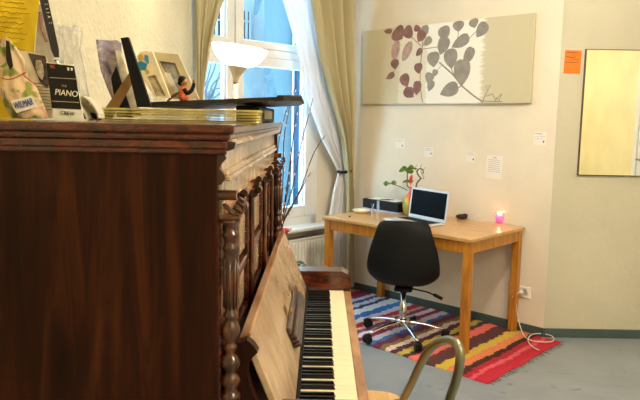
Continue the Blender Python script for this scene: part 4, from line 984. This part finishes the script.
# parrot frame
def frame4(name, label, px_out, px_in, Yb, lean, mt, inner, th_=.014):
    r_ = root(name, label, 'picture frame', base(px_out[3][0] + 8, Yb))
    bm = NB(); O = stand(px_out, Yb, lean, ZB); I = stand(px_in, Yb, lean, ZB + .004); nn = V((0, 1, 0)) * th_
    for k in range(len(O)):
        j = (k + 1) % len(O); vs_ = [bm.verts.new(p) for p in (O[k], O[j], I[j], I[k], O[k] + nn, O[j] + nn, I[j] + nn, I[k] + nn)]
        for f in ((0, 1, 2, 3), (7, 6, 5, 4), (0, 4, 5, 1), (3, 2, 6, 7)): bm.faces.new([vs_[q] for q in f])
    part('frame', bm, mt, r_)
    bm = NB(); slab(bm, [p + nn * .5 for p in I], .003); part('picture', bm, inner, r_)
    return r_
ZB = PT + .0515 + .0135
cream = mat('cream_frame', (206, 190, 150), .45); ivoryf = mat('ivory_frame', (232, 216, 176), .45)
sketch = mat('sketch_print', (176, 160, 126), .6, var=.22, vscale=60); phot = mat('grey_photo', (150, 146, 130), .4, var=.3, vscale=30)
bfm = frame4('picture_frame', 'ivory frame with blue and yellow butterflies above a small photo', [(137, 56), (152, 51), (170, 104), (156, 104)], [(142, 78), (155, 75), (166, 100), (154, 101)], 1.74, .1, ivoryf, sketch)
bm = NB(); slab(bm, stand([(137, 57), (140, 52), (147, 50.5), (152, 53), (157, 74), (143, 78)], 1.742, .1), .01); part('arched_top', bm, ivoryf, bfm)
for (pts, col) in [([(138, 62), (141, 61), (147, 64), (146, 70), (141, 70.5), (138, 67)], (30, 130, 160)), ([(138.5, 55), (142, 54), (144, 59), (141, 61), (138.5, 59)], (214, 170, 60)), ([(144.5, 54.5), (148, 55.5), (149, 63), (147.5, 64), (144.5, 60)], (60, 150, 190)), ([(144, 70), (147, 69), (150, 72), (147, 75)], (200, 160, 60))]:
    bm = NB(); slab(bm, stand(pts, 1.738, .1), .0008); part('butterfly', bm, mat('wing_paint', col, .5), bfm)
frame4('picture_frame', 'cream grey frame with a grey photo leaning nearest the lamp', [(150, 52), (178, 54), (199, 106), (171, 106)], [(159, 61), (175, 63), (189, 98), (176, 98)], 1.82, .1, cream, phot)
# gold inner rim + white mat for the photo
bm = NB(); slab(bm, stand([(164, 72), (170, 73), (181, 97), (175, 97)], 1.826, .1), .002); 
solo('small_print', bm, M['paper'], 'small white print tucked into the cream grey frame', 'print')

# sheet music stack: separate volumes
ymat = mat('aged_paper', (222, 204, 126), .7, var=.16, vscale=40); 
Xa, Xb_ = -.56, -.157
for i in range(5):
    z = PT + .001 + i * .0068; dx = random.uniform(-.008, .008); bm = NB()
    for j in range(3): box(bm, Xa + dx + .002 * j, Xb_ + .0 - abs(dx) * .5, 1.60 + .004 * j + random.uniform(0, .006), 1.74, z + j * .0019, z + j * .0019 + .0013, .0003)
    solo('music_book', bm, ymat, ['bottom yellowed music book of the flat stack on the piano', 'second yellowed music book from the bottom of the stack', 'middle yellowed music book of the flat stack on the piano', 'second yellowed music book from the top of the stack', 'top yellowed music book of the flat stack under the black case lid'][i], 'music book', 'music books stacked on the piano')
TZ = PT + .036
bx_ = root('black_file_box', 'small black box with a metal label plate under the right end of the black board', 'box', (-.24, 1.98, PT + .001))
bm = NB(); box(bm, -.235, -.171, 1.77, 2.34, PT + .001, PT + .048, .004); part('box_body', bm, M['blackcard'], bx_)
bm = NB(); box(bm, -.171, -.1695, 1.93, 2.22, PT + .012, PT + .038, .0005); part('label_plate', bm, mat('pale_plate', (176, 160, 120), .4, .2), bx_)
# long black board (case lid) on top
tb = root('black_case_lid', 'long flat black case lid lying across the stacked books and overhanging the piano front', 'case lid', (-.27, 1.9, TZ))
zt = lambda x: PT + .0375 + (x + .47) * .062
bm = NB(); A = [(-.475, 1.66), (-.10, 1.70), (-.055, 1.80), (-.07, 2.30), (-.10, 2.36), (-.42, 2.30)]
Bt = [bm.verts.new((x, y, zt(x))) for x, y in A]; Tp = [bm.verts.new((x, y, zt(x) + .011)) for x, y in A]
bm.faces.new(Bt[::-1]); bm.faces.new(Tp)
for i in range(len(A)): j = (i + 1) % len(A); bm.faces.new((Bt[i], Bt[j], Tp[j], Tp[i]))
part('lid_board', bm, mat('worn_black_board', (38, 30, 22), .4, var=.35, vscale=30), tb)
bm = NB(); tube(bm, [(-.115, 1.72, zt(-.1) + .010), (-.06, 1.80, zt(-.06) + .011), (-.068, 2.30, zt(-.07) + .010)], .0055, 10); part('rounded_edge', bm, M['blackcard'], tb, smooth=True)
# figurine
fc = V((atY(182, 100, 1.80).x, 1.80, 0)); fz = zt(fc.x) + .0115
fg = root('puppet_figurine', 'tiny figurine with dark hair, orange body and one raised black arm', 'figurine', (fc.x, fc.y, fz))
s_ = .068 / 1.0
def fp(px, py, dy=0): q = atY(px, py, 1.80 + dy); return V((q.x, q.y, max(q.z, fz + .001)))
bm = NB(); tube(bm, smooth_path([fp(184, 101), fp(183.6, 96), fp(183.5, 90), fp(184, 86.5)]), [.010, .015, .017, .0175, .017, .016, .016, .015, .0145, .014, .012, .009, .006], 14, .8); part('body', bm, mat('orange_cloth', (214, 104, 44), .6), fg, smooth=True)
bm = NB(); ball(bm, fp(183.5, 81.5), .0105, 2, (1, 1, 1.1)); ball(bm, fp(186.4, 82.5, -.004), .003, 1); hd = part('head', bm, mat('gold_skin', (176, 124, 60), .45), fg, smooth=True)
bm = NB(); ball(bm, fp(182.3, 80.2, .001), .0125, 2, (1, 1.05, 1)); ball(bm, fp(180.4, 83, .001), .008, 2); part('hair', bm, M['blackcard'], hd, smooth=True)
bm = NB(); tube(bm, smooth_path([fp(184, 89, -.012), fp(187, 93, -.013), fp(191, 91, -.012), fp(193.5, 86, -.01), fp(193.8, 83, -.01)]), [.0065, .0045], 8); ar = part('arm', bm, M['blackcard'], fg, smooth=True)
bm = NB(); ball(bm, fp(194, 81.6, -.01), .0042, 2, (1, .7, 1.3)); tube(bm, [fp(194, 82, -.01), fp(194.9, 78.3, -.01)], .0014, 5); tube(bm, [fp(193.6, 82, -.01), fp(193.4, 79.2, -.01)], .0012, 5); part('hand', bm, mat('gold_skin_hand', (160, 112, 50), .45), ar, smooth=True)
for dy in (-.006, .01):
    bm = NB(); tube(bm, smooth_path([fp(182, 92, dy), fp(176, 94, dy), fp(171, 98, dy), fp(167.5, 101.5, dy)]), [.0045, .003], 8); part('leg', bm, mat('brown_legs', (120, 70, 40), .6), fg, smooth=True)

# ================================================================== BEHIND THE PIANO
# torchiere
tl_ = root('floor_lamp', 'torchiere floor lamp with a glowing white glass bowl behind the piano', 'lamp', TORCH)
bm = NB(); lathe(bm, [(.13, 0), (.13, .012), (.12, .02), (.02, .03), (.014, .05)], 32, TORCH); part('base', bm, M['alu'], tl_, smooth=True)
pole_top = atY(235.6, 82, 3.15); pole_top.y = 3.15
bm = NB(); tube(bm, [TORCH + ZA * .03, pole_top], .012, 12); part('pole', bm, mat('satin_pole', (212, 200, 176), .35, .3), tl_, smooth=True)
tilt = Matrix.Translation(pole_top) @ Matrix.Rotation(math.radians(7), 4, 'Y')
bm = NB(); lathe(bm, [(.012, -.01), (.014, .008), (.020, .03), (.034, .055), (.048, .072), (.05, .078)], 24, mx=tilt); part('cup_holder', bm, mat('satin_holder', (190, 176, 150), .35, .3), tl_, smooth=True)
bm = NB(); prb = [(.044, .074), (.066, .083), (.086, .098), (.104, .120), (.120, .150), (.131, .182), (.136, .198), (.133, .198), (.117, .152), (.100, .123), (.082, .101), (.062, .087), (.04, .079)]
prb = [(a, .074 + (b_ - .074) * .74) for a, b_ in prb]; lathe(bm, prb, 36, mx=tilt, cap=False)
part('glass_bowl', bm, mat('glowing_glass', (255, 250, 235), .3, emit=(255, 246, 222), es=8), tl_, smooth=True)

# vases and willow
vp_ = V((-.182, 3.12, 0))
rv = root('red_floor_vase', 'tall red vase holding the catkin branches behind the piano', 'vase', vp_)
bm = NB(); lathe(bm, [(.06, 0), (.065, .02), (.075, .3), (.06, .6), (.028, .8), (.018, .86), (.026, .895), (.046, .912), (.041, .913), (.022, .9), (.014, .86), (.022, .8), (.05, .55)], 28, vp_, cap=False); part('vase_body', bm, M['red'], rv, smooth=True)
gp = V((-.092, 2.96, 0)); bm = NB(); lathe(bm, [(.04, 0), (.048, .02), (.05, .3), (.046, .55), (.044, .71), (.040, .745), (.032, .77), (.018, .784), (.001, .79)], 24, gp)
solo('green_vessel', bm, M['rub'], 'dark green vessel with a rounded top peeping out behind the piano keyboard', 'vessel', smooth=True)
brm = mat('willow_bark', (72, 48, 42), .6); ctk = mat('catkin_grey', (206, 200, 196), .85, sheen=.5)
vm = vp_ + ZA * .86
for i, (pts, lab) in enumerate([
    ([(283, 222), (300, 190), (313, 155), (325, 135)], 'catkin branch bending furthest right across the window'),
    ([(282, 224), (293, 185), (302, 140), (308, 118), (313, 98)], 'catkin branch reaching up towards the sheer curtain'),
    ([(282, 224), (288, 180), (293, 140), (297, 110), (303, 88)], 'tall straight catkin branch left of the one by the sheer curtain'),
    ([(281, 222), (283, 180), (284, 140), (289, 110), (297, 80)], 'catkin branch whose tip rises highest, just right of the lamp bowl'),
    ([(281, 222), (279, 190), (277, 160), (281, 130), (290, 100)], 'catkin branch that runs closest beside the far piano column'),
    ([(283, 224), (296, 200), (306, 180), (311, 172)], 'short lower catkin branch leaning right over the sill'),
    ([(282, 224), (286, 200), (290, 175), (291, 160)], 'short upright catkin branch in the middle of the bunch')]):
    r_ = root('willow_branch', lab, 'branch', vm, 0, 'catkin branches in the red vase')
    dd = [.0, .03, .06, .08, .1]
    W = [vm + V((random.uniform(-.01, .01), random.uniform(-.01, .01), -.02))] + [atY(x, y, 3.14 + dd[k] * (1 if i % 2 else -.4)) for k, (x, y) in enumerate(pts)]
    Sm = smooth_path(W, 5); bm = NB(); tube(bm, Sm, [.0036, .0019], 5); tw = part('twig', bm, brm, r_, smooth=True)
    for k in range(5, len(Sm) - 1, 2):
        bm = NB()
        p = Sm[k]; d = (Sm[k + 1] - Sm[k - 1]).normalized(); sd = d.orthogonal().normalized(); a = random.uniform(0, 6.28); off = (sd * math.cos(a) + d.cross(sd) * math.sin(a)) * .005
        tube(bm, [p + off, p + off * 1.4 + d * .007, p + off * 1.5 + d * .015], [.0025, .0036, .0012], 6)
        part('catkin', bm, ctk, r_, smooth=True)

# added ceiling lamps, unseen from the camera, put in to light the room
for (x, y, lab) in [(.95, 2.45, 'added unseen round white ceiling lamp hanging nearest the window'), (1.6, .3, 'added unseen round white ceiling lamp hanging in the middle of the room'), (2.3, -1.8, 'added unseen round white ceiling lamp hanging at the back of the room')]:
    r_ = root('added_pendant_lamp', lab, 'lamp', (x, y, 2.55))
    bm = NB(); tube(bm, [(x, y, CEIL - .001), (x, y, 2.9)], .006, 8); lathe(bm, [(.05, CEIL - .03), (.05, CEIL - .001)], 16, (x, y, 0)); part('cord', bm, M['paper'], r_)
    bm = NB(); lathe(bm, [(.05, 2.90), (.12, 2.88), (.2, 2.83), (.24, 2.78), (.236, 2.78), (.19, 2.82), (.04, 2.885)], 28, (x, y, 0), cap=False); part('lamp_shade', bm, cloth('paper_shade', (250, 244, 230), (250, 244, 230), .5), r_, smooth=True)
